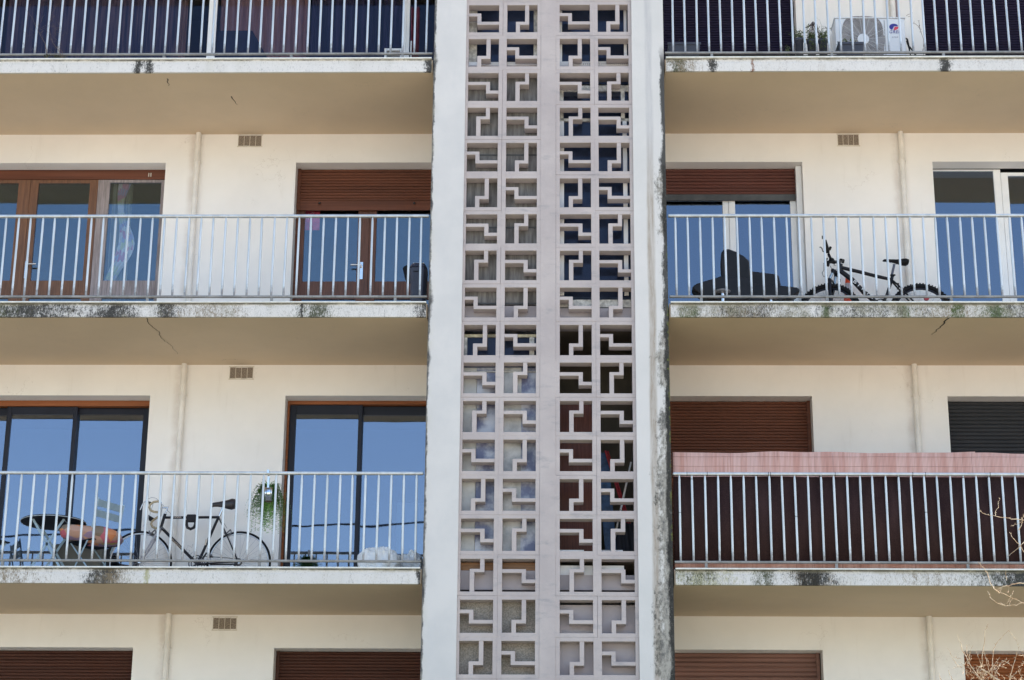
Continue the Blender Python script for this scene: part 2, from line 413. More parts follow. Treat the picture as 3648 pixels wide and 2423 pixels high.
def wood(name, col, rough=.5, vertical=False):
    t = NT(name); t.geo()
    st = (12, 4, .7) if vertical else (.7, 4, 14)
    f = t.mr(t.noise(5, 7, .7, stretch=st), .3, .72)
    c = t.mix(f, tuple(x*.62 for x in col), tuple(x*1.25 for x in col))
    t.set(Base_Color=c, Roughness=rough); t.bump(t.noise(14, 5, .6, stretch=st), .2, .003)
    return t.mat
def slatmat(name, col, rough=.5):
    t = NT(name); t.geo()
    f = t.mr(t.noise(5, 4, .6, stretch=(.12, 1, 5.5)), .3, .7)
    g = t.mr(t.noise(1.3, 4, .6), .3, .7)
    c = t.mix(f, tuple(x*.72 for x in col), tuple(x*1.22 for x in col))
    c = t.mix(t.math('MULTIPLY', g, .25), c, tuple(x*.75+.03 for x in col))
    t.b.inputs['Specular IOR Level'].default_value = .22
    t.set(Base_Color=c, Roughness=rough); t.bump(t.noise(30, 4, .6, stretch=(.2, 1, 3)), .08, .002)
    return t.mat
M_wood = wood('brown_wood', (.15, .058, .034), vertical=True)
M_woodO = wood('orange_brown_wood', (.19, .085, .042), vertical=True)
M_woodG = wood('greyed_wood', (.34, .29, .29), .8, True)
M_shut = slatmat('brown_shutter', (.155, .055, .030), .5)
M_shutR = slatmat('red_brown_shutter', (.135, .048, .036), .45)
M_shutO = slatmat('orange_brown_shutter', (.30, .10, .035), .5)
M_shutL = slatmat('light_brown_shutter', (.24, .12, .09), .5)
M_shutK = simple('charcoal_shutter', (.030, .031, .036), .75, .15, 5, stretch=(.5, 1, 6))
M_shutN = simple('dark_violet_shutter', (.022, .018, .042), .8, .15, 5, spec=.15, stretch=(.5, 1, 6))
M_pvc = simple('white_pvc', (.94, .94, .94), .35, .04, 4)
M_blk = simple('black_aluminium', (.014, .015, .026), .4, .1, 5, spec=.3)
M_sill = simple('dark_sill', (.08, .085, .09), .7, .2, 6)
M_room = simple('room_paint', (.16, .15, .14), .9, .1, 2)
M_dark = simple('dark_interior', (.035, .03, .028), .9, .2, 3)
M_black = simple('black_plastic', (.007, .007, .008), .5, .2, 10, spec=.2)
M_tyre = simple('tyre_rubber', (.011, .011, .013), .8, .2, 60, spec=.2, bump=.4, bscale=200)
M_bikeF = simple('black_bike_paint', (.007, .007, .012), .35, .2, 10, spec=.3)
M_steel = simple('polished_steel', (.72, .73, .75), .18, .05, 10, metal=1)
M_blkfab = simple('black_fabric', (.014, .013, .017), .8, .3, 40, bump=.3, bscale=400)
M_tan = simple('tan_bar_tape', (.42, .34, .22), .8, .2, 60, bump=.4, bscale=150)
M_white = simple('white_paint', (.8, .8, .8), .5, .05, 10)
M_black_l = simple('letter_black', (.02, .02, .02), .5, .05, 10)
M_pipe = simple('drainpipe_paint', (.83, .785, .725), .6, .08, 6, bump=.1)
M_concr = simple('old_concrete', (.30, .28, .24), .95, .35, 5, bump=.5, bscale=60)
M_tile = simple('balcony_tiles', (.74, .68, .58), .7, .15, 4)
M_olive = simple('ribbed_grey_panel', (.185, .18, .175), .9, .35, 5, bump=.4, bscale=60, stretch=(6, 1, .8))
M_pebble = simple('pebbledash', (.31, .285, .25), .95, .3, 70, bump=1.0, bscale=110)
M_navy = simple('navy_blind', (.10, .14, .21), .5, .3, 3)
M_peel = simple('peeling_white_paint', (.58, .57, .53), .8, .35, 18, bump=.5, bscale=40)

# ================================================================== GROUND
g = NT('ground_gravel'); g.geo()
g.set(Base_Color=g.mix(g.mr(g.noise(.6, 8, .7), .3, .7), (.42, .37, .29), (.54, .47, .37)), Roughness=.95); g.bump(g.noise(8, 6, .7), .4, .03)
go = MB().add([(-400, -400, 0), (400, -400, 0), (400, 400, 0), (-400, 400, 0)], [(0, 1, 2, 3)]).build('ground', g.mat)
tag(go, kind='structure')

lw_ = simple('dark_ground_strip', (.055, .075, .028), .95, .35, 3, bump=.6, bscale=30)
lo_ = MB().add([(-30, -8, .02), (30, -8, .02), (30, -.02, .02), (-30, -.02, .02)], [(0, 1, 2, 3)]).build('bounce_cut_strip', lw_); tag(lo_, kind='structure')  # unseen dark strip added to cut ground bounce onto the lower soffits

# ================================================================== BUILDING
D = 1.614                      # depth of the balconies
H = 2.8
SOF = {'T': 14.19, 'A': 11.39, 'B': 8.59, 'C': 5.79, 'D': 2.99}
XL, XR = -6.2, 8.6             # ends of the two wings
PL0, PL1, PR0, PR1 = 0.0, .346, 2.136, 2.479
B = thing('apartment_building', 'cream apartment block with balconies either side of a perforated stair screen', 'building')
# pilasters and end walls
FD = D+.35
box('pilaster', M_pilL, B, PL0, PL1, 0, FD, 0, 14.8)
box('pilaster', M_pilR, B, PR0, PR1, 0, FD, 0, 14.8)
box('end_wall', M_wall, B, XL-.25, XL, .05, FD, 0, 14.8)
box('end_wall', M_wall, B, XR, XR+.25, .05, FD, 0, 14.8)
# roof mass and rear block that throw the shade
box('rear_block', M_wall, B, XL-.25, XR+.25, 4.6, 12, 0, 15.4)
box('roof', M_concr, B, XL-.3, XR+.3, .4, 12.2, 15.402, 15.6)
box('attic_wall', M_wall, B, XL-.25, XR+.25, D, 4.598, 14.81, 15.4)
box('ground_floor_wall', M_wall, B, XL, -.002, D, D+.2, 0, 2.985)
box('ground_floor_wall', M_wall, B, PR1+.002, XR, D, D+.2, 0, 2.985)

OPEN = {'L': [(-5.35, -3.165), (-1.665, -.03)], 'R': [(2.51, 4.13), (5.61, 7.85)]}
def wing(level, side, z):
    x0, x1 = (XL, -.012) if side == 'L' else (PR1+.012, XR)
    # slab with soffit, projecting lower fascia band, upper band and drip flashing
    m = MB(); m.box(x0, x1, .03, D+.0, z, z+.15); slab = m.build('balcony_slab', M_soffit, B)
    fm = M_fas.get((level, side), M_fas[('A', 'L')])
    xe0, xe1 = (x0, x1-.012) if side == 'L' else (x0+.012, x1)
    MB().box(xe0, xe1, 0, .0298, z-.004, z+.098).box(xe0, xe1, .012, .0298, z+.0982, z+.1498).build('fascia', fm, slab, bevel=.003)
    MB().box(xe0, xe1, -.014, .05, z+.1502, z+.165).build('flashing', M_cap, slab, bevel=.002)
    MB().box(x0, x1, .0502, D, z+.1502, z+.160).build('floor_finish', M_tile, slab)
for lv, z in SOF.items():
    for s in 'LR': wing(lv, s, z)

def rear_wall(side, z):
    top_left = side == 'L' and z == SOF['A']
    """wall between the floor at z+.16 and the soffit above, with two door openings"""
    x0, x1 = (XL, -.002) if side == 'L' else (PR1+.002, XR)
    top = z+H; lint = top-.356
    (a0, a1), (b0, b1) = OPEN[side]
    if top_left: a0, a1, b0, b1 = -5.9, -3, -2.999, -.03
    m = MB()
    e = .2
    m.box(x0, x1, D, D+e, lint, top+.15)
    m.box(x0, a0, D, D+e, z+.15, lint); (None if top_left else m.box(a1, b0, D, D+e, z+.15, lint))
    if x1-b1 > .01: m.box(b1, x1, D, D+e, z+.15, lint)
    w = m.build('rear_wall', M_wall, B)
    # the dark room behind each opening
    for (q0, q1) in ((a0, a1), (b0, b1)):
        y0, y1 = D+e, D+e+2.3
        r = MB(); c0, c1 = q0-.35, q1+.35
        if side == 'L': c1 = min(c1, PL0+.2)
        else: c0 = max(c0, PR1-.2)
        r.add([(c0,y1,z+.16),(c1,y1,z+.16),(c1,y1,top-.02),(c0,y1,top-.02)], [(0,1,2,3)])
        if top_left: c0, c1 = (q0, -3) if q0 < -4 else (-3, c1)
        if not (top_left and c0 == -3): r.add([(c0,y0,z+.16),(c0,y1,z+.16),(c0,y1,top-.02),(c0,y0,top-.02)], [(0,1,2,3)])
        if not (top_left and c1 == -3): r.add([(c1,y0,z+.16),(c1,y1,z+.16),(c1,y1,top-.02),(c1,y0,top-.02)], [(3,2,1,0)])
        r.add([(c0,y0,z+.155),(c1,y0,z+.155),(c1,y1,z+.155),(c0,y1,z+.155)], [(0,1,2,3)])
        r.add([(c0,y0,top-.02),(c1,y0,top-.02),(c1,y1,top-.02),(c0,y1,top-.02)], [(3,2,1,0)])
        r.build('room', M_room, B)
for z in (SOF['D'], SOF['C'], SOF['B'], SOF['A']):
    for s in 'LR': rear_wall(s, z)

# cracks in the soffits
def crack(pts, z, w, parent=B):
    P = [atz(*p, z) for p in pts]; Q = []
    for a, b in zip(P, P[1:]):
        for k in range(5):
            p = a.lerp(b, k/5); p.x += random.uniform(-.012, .012); p.y += random.uniform(-.012, .012); Q.append(p)
    Q.append(P[-1])
    m = MB(); n = len(Q)
    for i in range(n-1):
        wi, wj = w*(1-i/n)+.001, w*(1-(i+1)/n)+.001
        m.box(0, 0, 0, 0, 0, 0) if False else None
        m.add([(Q[i].x-wi, Q[i].y, z-.0025), (Q[i].x+wi, Q[i].y, z-.0025), (Q[i+1].x+wj, Q[i+1].y, z-.0025), (Q[i+1].x-wj, Q[i+1].y, z-.0025)], [(0, 1, 2, 3)])
    m.build('soffit_crack', M_dark, parent)
crack([zt(0,1,1345,1352), zt(0,1,1385,1420), zt(0,1,1460,1490), zt(0,1,1500,1560), zt(0,2,1570,40), zt(0,2,1640,125)], 8.59, .0035)
crack([zt(3,1,1670,1356), zt(3,1,1610,1420), zt(3,1,1560,1470), zt(3,1,1512,1520)], 8.59, .009)
crack([zt(0,0,2140,890), zt(0,0,2190,965)], 11.39, .006)
crack([zt(0,0,1540,720), zt(0,0,1555,790)], 11.39, .006)
crack([zt(0,2,2040,185), zt(0,2,2120,172), zt(0,2,2200,178)], 8.59, .003)

# ------------------------------------------------------------------ perforated screen
PITCH_Z, TOP0, HW = .4103, 12.203, .329
SCR = bpy.data.objects.new('stair_screen', None)
m = MB()
ZT, ZB_ = TOP0+.04+PITCH_Z, TOP0+.04-PITCH_Z*20
m.box(1.157, 1.317, .026, .16, ZB_, ZT)
m.box(PL1+.0005, 2.1355, .03, .4, 0, ZB_-.002); m.box(PL1+.0005, 2.1355, .03, .4, ZT+.002, 14.8)
scr = m.build('stair_screen', M_screen, B, bevel=.002)
COLS = [(.3463, .743, .372), (.743, 1.157, .787), (1.317, 1.73, 1.359), (1.73, 2.1357, 1.772)]
def block(name, kind, cx0, cx1, hx, ztop):
    """one cast block: square frame with a stepped bar of four turns"""
    m = MB(); y0, y1 = .03, .16
    zt_, zb = ztop+.04, ztop+.04-PITCH_Z
    h1 = hx+HW; zh = ztop-HW
    g_ = .0002
    m.box(cx0+g_, hx, y0, y1, zb+g_, zt_-g_); m.box(h1, cx1-g_, y0, y1, zb+g_, zt_-g_)
    m.box(hx, h1, y0, y1, ztop, zt_-g_); m.box(hx, h1, y0, y1, zb+g_, zh)
    yb0 = y0+.003; e = .0
    def P(pts): m.prism([Vector((hx+x, yb0, ztop-z)) for x, z in pts], (0, y1-yb0-.004, 0))
    if kind == 'HA': P([(0,.098),(.134,.098),(.134,.199),(HW,.199),(HW,.236),(.092,.236),(.092,.134),(0,.134)])
    if kind == 'HB': P([(0,.102),(.237,.102),(.237,.205),(HW,.205),(HW,.242),(.194,.242),(.194,.139),(0,.139)])
    if kind == 'VA': P([(.194,0),(.238,0),(.238,.237),(.139,.237),(.139,HW),(.095,HW),(.095,.200),(.194,.200)])
    if kind == 'VB': P([(.197,0),(.240,0),(.240,.134),(.140,.134),(.140,HW),(.095,HW),(.095,.100),(.197,.100)])
    o = m.build(name, M_screen, scr, bevel=.0018)
    o.location = (random.uniform(-.0015, .0015), random.uniform(-.0012, .0022), random.uniform(-.0015, .0015))
    return o
for k in range(-1, 19):
    zt0 = TOP0-PITCH_Z*k
    q = k % 4
    a = ('HA', 'VA', 'HB', 'VB')[q]; b = ('VA', 'HA', 'VB', 'HB')[q]
    for ci, (c0, c1, hx) in enumerate(COLS):
        block('screen_block', a if ci % 2 == 0 else b, c0, c1, hx, zt0)

def zr(k, fr=0): return TOP0 - PITCH_Z*k - HW*fr
LX0, LX1, RX0, RX1 = .348, 1.235, 1.239, 2.134
def bk(name, m, x0, x1, ka, fa, kb, fb, y0, y1, parent=scr):
    return box(name, m, parent, x0, x1, y0, y1, zr(kb, fb), zr(ka, fa))
# left bay, from the top
bk('stair_window', M_glassD, LX0, LX1, -1, -.3, 1, .58, .22, .226)
bk('window_back', M_navy, LX0, LX1, -1, -.3, 1, .58, .55, .57)
bk('window_frame', M_peel, .36, .455, -1, -.3, 1, .60, .20, .215)
bk('window_frame', M_peel, 1.075, 1.12, -1, -.3, 1, .60, .20, .215)
bk('window_frame', M_pvc, LX0, LX1, 1, .60, 1, .76, .19, .215)
bk('spandrel', M_mauve, LX0, LX1, 1, .765, 1, 1.18, .165, .3)
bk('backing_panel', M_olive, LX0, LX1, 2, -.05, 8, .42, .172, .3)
for kk, ff in ((4, .22), (6, .26), (8, .36)):
    bk('transom', M_sill, LX0, LX1, kk, ff, kk, ff+.05, .166, .171)
bk('spandrel', M_mauve, LX0, LX1, 8, .47, 8, 1.18, .165, .3)
bk('stair_window', M_glassD, LX0, LX1, 9, .26, 9, 1.2, .20, .206)
bk('window_back', M_navy, LX0, LX1, 9, -.1, 9, 1.2, .45, .47)
bk('window_frame', simple('yellowed_frame', (.55, .50, .35), .7, .3, 20), LX0, LX1, 9, .16, 9, .25, .18, .199)
bk('window_frame', M_peel, .37, .40, 9, .26, 9, 1.2, .18, .199)
bk('window_frame', M_peel, 1.045, 1.095, 9, .26, 9, 1.2, .18, .199)
bk('frosted_pane', M_frost, .507, 1.235, 10, .02, 14, 1.2, .18, .2)
bk('frosted_pane', simple('pale_pane', (.50, .51, .50), .5, .18, 4), LX0, .503, 10, .02, 14, 1.2, .18, .2)
bk('frosted_pane', simple('pale_grey_pane', (.46, .46, .45), .3, .35, 5), .78, .965, 10, .02, 14, 1.2, .174, .179)
bk('window_frame', M_peel, LX0, LX1, 10, .155, 10, .18, .165, .173)
bk('wood_transom', wood('amber_wood', (.26, .13, .055)), LX0, LX1, 15, .02, 15, .26, .17, .25)
bk('spandrel', M_mauve, LX0, LX1, 15, .27, 15, .86, .165, .3)
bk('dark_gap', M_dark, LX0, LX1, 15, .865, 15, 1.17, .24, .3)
bk('pebbledash_wall', M_pebble, LX0, LX1, 16, -.02, 19, 1, .168, .3)
# right bay
bk('stair_window', M_glassD, RX0, RX1, -1, -.3, 1, .58, .22, .226)
bk('window_back', M_navy, RX0, RX1, -1, -.3, 1, .58, .75, .77)
for kk0, f0, kk1, f1 in ((-1, -.3, 1, .60), (3, .22, 8, .08)):
    bk('window_frame', M_pvc, 1.36, 1.385 if kk0 < 0 else 1.405, kk0, f0, kk1, f1, .195, .215)
    bk('window_frame', M_pvc, 2.035 if kk0 > 0 else 2.06, 2.08 if kk0 > 0 else 2.09, kk0, f0, kk1, f1, .195, .215)
ps = bk('perforated_strip', M_white, RX0, RX1, 1, .60, 1, .78, .18, .215)
m = MB()
for i in range(26): m.disc((1.62+i*.022, .1785, zr(1, .70)), (0, 1, 0), .0045, 8, .003)
m.build('drilled_holes', M_black, scr)
bk('spandrel', M_mauve, RX0, RX1, 1, .785, 1, 1.18, .165, .3)
bk('window_frame', M_peel, RX0, RX1, 2, .22, 2, .42, .19, .215)
bk('window_frame', M_peel, 1.36, 1.40, 2, .42, 3, .2, .19, .215)
bk('window_frame', M_peel, 2.02, 2.06, 2, .42, 3, .2, .19, .215)
bk('stair_window', M_glassD, RX0, RX1, 2, .30, 8, .10, .22, .226)
bk('window_back', M_navy, RX0, RX1, 2, -.2, 8, .2, .75, .77)
bk('window_frame', M_peel, RX0, RX1, 3, .16, 3, .25, .19, .2195)
bk('window_frame', M_pvc, RX0, RX1, 5, .84, 5, 1.05, .19, .2195)
bk('transom', M_peel, RX0, RX1, 8, .25, 8, .50, .175, .215)
bk('transom', M_sill, RX0, RX1, 8, .50, 8, .54, .18, .215)
bk('spandrel', M_mauve, RX0, RX1, 8, .545, 8, 1.18, .165, .3)
# open cupboard behind rows ten to fifteen
m = MB(); y1 = 1.3; za, zb = zr(14, 1.2), zr(9, -.1)
m.add([(RX0,y1,za),(RX1,y1,za),(RX1,y1,zb),(RX0,y1,zb)], [(0,1,2,3)])
m.add([(RX0,.165,za),(RX0,y1,za),(RX0,y1,zb),(RX0,.165,zb)], [(0,1,2,3)])
m.add([(RX1,.165,za),(RX1,y1,za),(RX1,y1,zb),(RX1,.165,zb)], [(3,2,1,0)])
m.add([(RX0,.165,za),(RX1,.165,za),(RX1,y1,za),(RX0,y1,za)], [(0,1,2,3)])
m.add([(RX0,.165,zb),(RX1,.165,zb),(RX1,y1,zb),(RX0,y1,zb)], [(3,2,1,0)])
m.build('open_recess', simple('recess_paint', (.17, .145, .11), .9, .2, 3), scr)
bk('wood_panel', wood('dark_red_wood', (.17, .05, .03), .5, True), 1.30, 1.715, 10, .9, 14, 1.15, .50, .53)
bk('spandrel', M_mauve, RX0, RX1, 15, .40, 15, .86, .165, .3)
bk('dark_gap', M_dark, RX0, RX1, 15, .865, 15, 1.17, .24, .3)
bk('spandrel', M_mauve, RX0, RX1, 16, .07, 19, 1, .17, .3)
# things kept behind the screen
bx_ = bk('storage_box', M_white, 1.345, 2.0, 15, .10, 15, .395, .175, .28, None); tag(bx_, 'long white box standing on the ledge behind the sixteenth row of the screen', 'box')
bx_ = bk('storage_box', M_white, 1.345, 1.60, 14, .86, 14, 1.0, .18, .26, None)
tag(bx_, 'low white box lying behind the left foot of the right-hand screen holes', 'box')
bx_ = bk('storage_box', M_white, 1.77, 1.99, 14, .86, 14, 1.0, .18, .26, None)
tag(bx_, 'small white box behind the far right column of the screen, beside the dark cloth', 'box')
M_red = simple('red_paint', (.42, .03, .04), .4, .1, 10)
lad = thing('stepladder', 'folded blue stepladder with a red edge leaning behind the right side of the screen', 'ladder')
m = MB(); a = Vector((1.79, .45, zr(14, 1.1))); b = Vector((1.70, .50, zr(12, .0)))
m.obox((a+b)/2+Vector((.10, .02, 0)), Vector((1, 0, -.12)).normalized(), Vector((0, 1, 0)), (b-a).normalized(), .06, .012, (b-a).length/2)
m.build('panel', simple('blue_plastic', (.04, .09, .20), .5, .4, 14), lad)
MB().tube([(2.12, .40, zr(14, .6)), (1.83, .44, zr(12, .0))], .012).build('rail', M_red, lad)
MB().tube([(2.145, .42, zr(14, .6)), (1.855, .46, zr(12, .0))], .010).build('rail', M_red, lad)
po = MB().tube([(1.86, .30, zr(14, 1.1)), (2.09, .34, zr(12, .45))], .011).build('broom_handle', M_white)
tag(po, 'thin white pole slanting behind the far right column of the screen', 'pole')
cl = NT('dark_cloth_mat'); cl.set(Base_Color=(.015, .02, .035), Roughness=.8); cl.geo()
m = MB()
vs = []; fs = []
for i in range(13):
    for j in range(9):
        x = 1.93+.19*i/12; z = zr(14, 1.08)+(zr(14, -.1)-zr(14, 1.08))*j/8
        vs.append((x, .34+.02*math.sin(i*1.3+j*.4), z))
for i in range(12):
    for j in range(8): n_ = i*9+j; fs.append((n_, n_+9, n_+10, n_+1))
m.smooth = True; m.add(vs, fs); o = m.build('dark_cloth', cl.mat); tag(o, 'dark blue cloth hanging behind the far right column of the screen', 'cloth')

# ------------------------------------------------------------------ drainpipes and vents
for (x, side) in ((-2.80, 'L'), (5.26, 'R')):
    for z in (SOF['D'], SOF['C'], SOF['B'], SOF['A']):
        if side == 'L' and z == SOF['A']: continue
        top = z+H
        m = MB(); y = D-.036
        m.tube([(x, y, z+.16), (x, y, top+.001)], .031, 16)
        m.tube([(x, y, top-.40), (x, y, top-.33)], .0355, 16)
        p = m.build('drainpipe', M_pipe, B)
        q = MB(); q.ring((x, y, top-.36), (0, 0, 1), .037, .004, 20, 6); q.box(x-.05, x+.05, y+.02, D-.001, top-.365, top-.355)
        q.build('pipe_clip', M_pipe, p)
M_vent = simple('vent_mesh', (.25, .205, .165), .9, .5, 90, bump=.6, bscale=200)
M_ventf = simple('vent_frame', (.66, .61, .53), .8, .12, 20)
for (x0, x1, z0, z1) in ((-2.343, -2.075, 11.243, 11.372), (4.547, 4.787, 11.240, 11.371), (-2.295, -2.038, 8.432, 8.560), (-2.328, -2.079, 5.632, 5.757)):
    v = MB(); w4 = (x1-x0)/4
    for i in range(4): v.box(x0+w4*i+.003, x0+w4*(i+1)-.003, D-.003, D+.002, z0+random.uniform(0, .006), z1-random.uniform(0, .006))
    vo = v.build('air_vent', M_vent, B)
    f = MB()
    for i in range(5): f.box(x0+w4*i-.0028, x0+w4*i+.0028, D-.006, D+.002, z0-.004, z1+.004)
    f.box(x0-.012, x1+.012, D-.0055, D+.002, z0-.014, z0-.004); f.box(x0-.012, x1+.012, D-.0055, D+.002, z1+.004, z1+.012)
    f.build('vent_frame', M_ventf, vo)

# ------------------------------------------------------------------ roller shutters
def shutter(x0, x1, ztop, zbot, m, pitch=.037, bar=.06, y=D+.205, depth=.013, barm=None, guides=True):
    b = MB(); n = max(1, int((ztop-zbot-bar)/pitch)); vs = []; fs = []
    prof = []
    for i in range(n+1):
        z = ztop-i*pitch
        if z-pitch < zbot+bar: break
        for (f, d) in ((0, 0), (.10, .6), (.32, 1), (.62, 1), (.84, .55), (.93, -.25), (.98, -.25)):
            prof.append((z-pitch*f, y-depth*d))
    for (z, yy) in prof: vs += [(x0, yy, z), (x1, yy, z)]
    for i in range(len(prof)-1): fs.append((2*i, 2*i+1, 2*i+3, 2*i+2))
    b.add(vs, fs)
    o = b.build('roller_shutter', m, B)
    if bar:
        zl = prof[-1][0]
        MB().box(x0, x1, y-.014, y+.01, zbot, zl).build('bottom_bar', barm or m, o, bevel=.003)
    if guides:
        for q in (x0, x1): MB().box(q-.018, q+.018, y-.03, y+.02, zbot, ztop).build('guide_rail', barm or m, o)
    return o
def lint(level): return SOF[level]+H-.356     # underside of the lintel above the storey whose floor slab is `level`
# storey A (top): only its foot is in the frame
shutter(2.52, 4.11, lint('A'), SOF['A']+.17, M_shutN, .033)
shutter(5.63, 7.83, lint('A'), SOF['A']+.17, M_shutN, .033)
# storey B, left: shutter half down; right: red-brown shutter
sh = shutter(-1.645, -.05, lint('B'), 10.524, M_shut, .036, .085)
MB().lathe((-1.397, D+.17, 10.59), [(0, 0), (.012, 0), (.012, .022), (0, .022)], 10).lathe((-.307, D+.17, 10.59), [(0, 0), (.012, 0), (.012, .022), (0, .022)], 10).build('shutter_stop', M_dark, sh)
shutter(2.52, 4.065, lint('B'), 10.640, M_shutR, .040, .060, barm=M_sill, guides=False)
# storey C, right
shutter(2.52, 4.11, lint('C'), SOF['C']+.17, M_shut, .035)
shutter(5.62, 7.83, lint('C'), SOF['C']+.17, M_shutK, .044)
# storey D
shutter(-5.33, -3.18, lint('D'), SOF['D']+.17, slatmat('dark_brown_shutter', (.085, .030, .018), .5), .034)
shutter(-1.645, -.05, lint('D'), SOF['D']+.17, slatmat('deep_brown_shutter', (.090, .031, .018), .5), .034)
shutter(2.52, 4.10, lint('D'), SOF['D']+.17, M_shutL, .050, depth=.014)
shutter(5.62, 7.83, lint('D'), SOF['D']+.17, M_shutO, .034)

# ------------------------------------------------------------------ glazed doors
YF = D+.2
def leaf(parent_mat, x0, x1, z0, z1, sl, sr, rails, gm, y=YF+.03, name='balcony_door', th=.045, label=None):
    """a framed leaf; rails = list of (zlow, zhigh) horizontal members; panes fill the rest"""
    m = MB(); m.box(x0, x0+sl, y-th/2, y+th/2, z0, z1); m.box(x1-sr, x1, y-th/2, y+th/2, z0, z1)
    rr = sorted(rails)
    for a, b in rr: m.box(x0+sl, x1-sr, y-th/2+.001, y+th/2-.001, a, b)
    o = m.build(name, parent_mat, B, bevel=.003)
    if label: o['label'] = label
    edges = [z0]+[v for ab in rr for v in ab]+[z1]
    for i in range(0, len(edges), 2):
        a, b = edges[i], edges[i+1]
        if b-a > .02: 
            cx_, cz_ = (x0+sl+x1-sr)/2, (a+b)/2; hx, hz = (x1-sr-x0-sl)/2, (b-a)/2
            pn = MB().box(-hx, hx, -.003, .003, -hz, hz).build('pane', gm, o); pn.location = (cx_, y, cz_)
            pn.rotation_euler = (random.uniform(-.0022, .0022), 0, random.uniform(-.003, .003))
    return o
def handle(door, x, z, y, side=-1, m=M_steel):
    h = MB(); h.box(x-.018, x+.018, y-.010, y-.001, z-.11, z+.10)
    h.tube([(x, y-.008, z+.05), (x, y-.05, z+.05)], .009); h.tube([(x, y-.05, z+.05), (x+side*.12, y-.05, z+.05)], .010)
    h.build('handle', m, door, bevel=.002)
# B left, first opening: brown wooden doors and a greyed one with a floral curtain
zb, zl = SOF['B']+.17, lint('B')
box('shutter_box', M_shut, B, -5.34, -3.17, YF-.0, YF+.06, zl-.120, zl-.004)
MB().box(-3.375, -3.365, YF-.012, YF-.001, zl-.09, zl-.045).box(-3.40, -3.39, YF-.012, YF-.001, zl-.09, zl-.045).build('shutter_stop', M_ventf, B)
midr = (9.455, 9.668)
dl = leaf(M_woodO, -5.45, -4.765, zb, zl-.122, .09, .14, [(zb, zb+.1), midr, (zl-.162, zl-.122)], M_glass, label='brown wooden door leaf at the edge of the photo')
dl = leaf(M_woodO, -4.763, -3.980, zb, zl-.122, .091, .094, [(zb, zb+.1), midr, (zl-.162, zl-.122)], M_glass)
handle(dl, -4.725, 9.80, YF+.005, side=1)
dl = leaf(M_woodG, -3.978, -3.175, zb, zl-.122, .137, .069, [(zb, zb+.1), (9.455, 9.668), (zl-.155, zl-.122)], M_glass, label='greyed wooden door leaf with a curtain behind its glass')
# B left, second opening
jm = MB().box(-1.663, -1.638, YF, YF+.09, zb, zl-.02).build('door_jamb', M_shut, B)
dd = leaf(M_wood, -1.636, -.822, zb, zl, .068, .13, [(zb, zb+.1), midr, (zl-.1, zl)], M_glass, y=YF+.06)
handle(dd, -.895, 9.80, YF+.037, side=-1)
leaf(M_wood, -.820, -.03, zb, zl, .08, .08, [(zb, zb+.1), midr, (zl-.1, zl)], M_glass, y=YF+.06)
# B right, first opening: white frames, blue glass
box('frame_post', M_pvc, B, 4.067, 4.128, YF-.09, YF+.05, zb, zl-.004)
leaf(M_pvc, 2.50, 3.300, zb, 10.68, .06, .070, [(zb, zb+.08), (10.66, 10.68)], M_glassM, y=YF+.06)
leaf(M_pvc, 3.302, 4.066, zb, 10.68, .070, .063, [(zb, zb+.08), (10.66, 10.68)], M_glassM, y=YF+.05)
# B right, second opening
leaf(M_pvc, 5.60, 6.425, zb, zl-.002, .04, .082, [(zb, zb+.08), (zl-.02, zl-.002)], M_glassM, y=YF+.04)
leaf(M_pvc, 6.428, 7.83, zb, zl-.04, .078, .08, [(zb, zb+.08), (zl-.08, zl-.04)], M_glassM, y=YF+.04)
# C left, both openings: black sliding windows under an orange-brown lip
zb, zl = SOF['C']+.17, lint('C')
box('shutter_lip', M_shutO, B, -5.34, -3.175, YF-.01, YF+.06, zl-.065, zl-.004)
leaf(M_blk, -5.50, -4.752, zb, zl-.068, .05, .045, [(zb, zb+.07), (zl-.152, zl-.068)], M_glassC, y=YF+.09)
leaf(M_blk, -4.800, -4.012, zb, zl-.068, .050, .045, [(zb, zb+.07), (zl-.155, zl-.068)], M_glassC, y=YF+.035)
leaf(M_blk, -4.052, -3.172, zb, zl-.068, .042, .112, [(zb, zb+.07), (zl-.140, zl-.068)], M_glassC, y=YF+.09)
MB().box(-1.662, -1.638, YF-.01, YF+.06, zb, zl-.004).box(-1.638, -.03, YF-.01, YF+.06, zl-.042, zl-.004).build('door_lining', M_shutO, B)
leaf(M_blk, -1.637, -.828, zb, zl-.044, .071, .045, [(zb, zb+.07), (zl-.150, zl-.044)], M_glassC, y=YF+.035)
leaf(M_blk, -.872, -.03, zb, zl-.044, .046, .07, [(zb, zb+.07), (zl-.142, zl-.044)], M_glassC, y=YF+.09)
# A left: wide white-framed glazing
zb, zl = SOF['A']+.17, lint('A')
YA = YF+.05
def xa(i, px, py=470, Y=YA): return at(*zt(i, 0, px, py), Y).x
g0, g1 = xa(0, 1908), xa(0, 1982)
g2, g3 = xa(1, 1352), xa(1, 1412)
leaf(M_pvc, -5.88, (g0+g1)/2-.001, zb, zl, .03, (g1-g0)/2, [(zb, zb+.07), (zl-.07, zl)], M_glassD, y=YA)
leaf(M_pvc, (g0+g1)/2, (g2+g3)/2-.001, zb, zl, (g1-g0)/2, (g3-g2)/2, [(zb, zb+.07), (zl-.07, zl)], M_glassD, y=YA)
leaf(M_pvc, (g2+g3)/2, -.03, zb, zl, (g3-g2)/2, .06, [(zb, zb+.07), (zl-.07, zl)], M_glassD, y=YA)

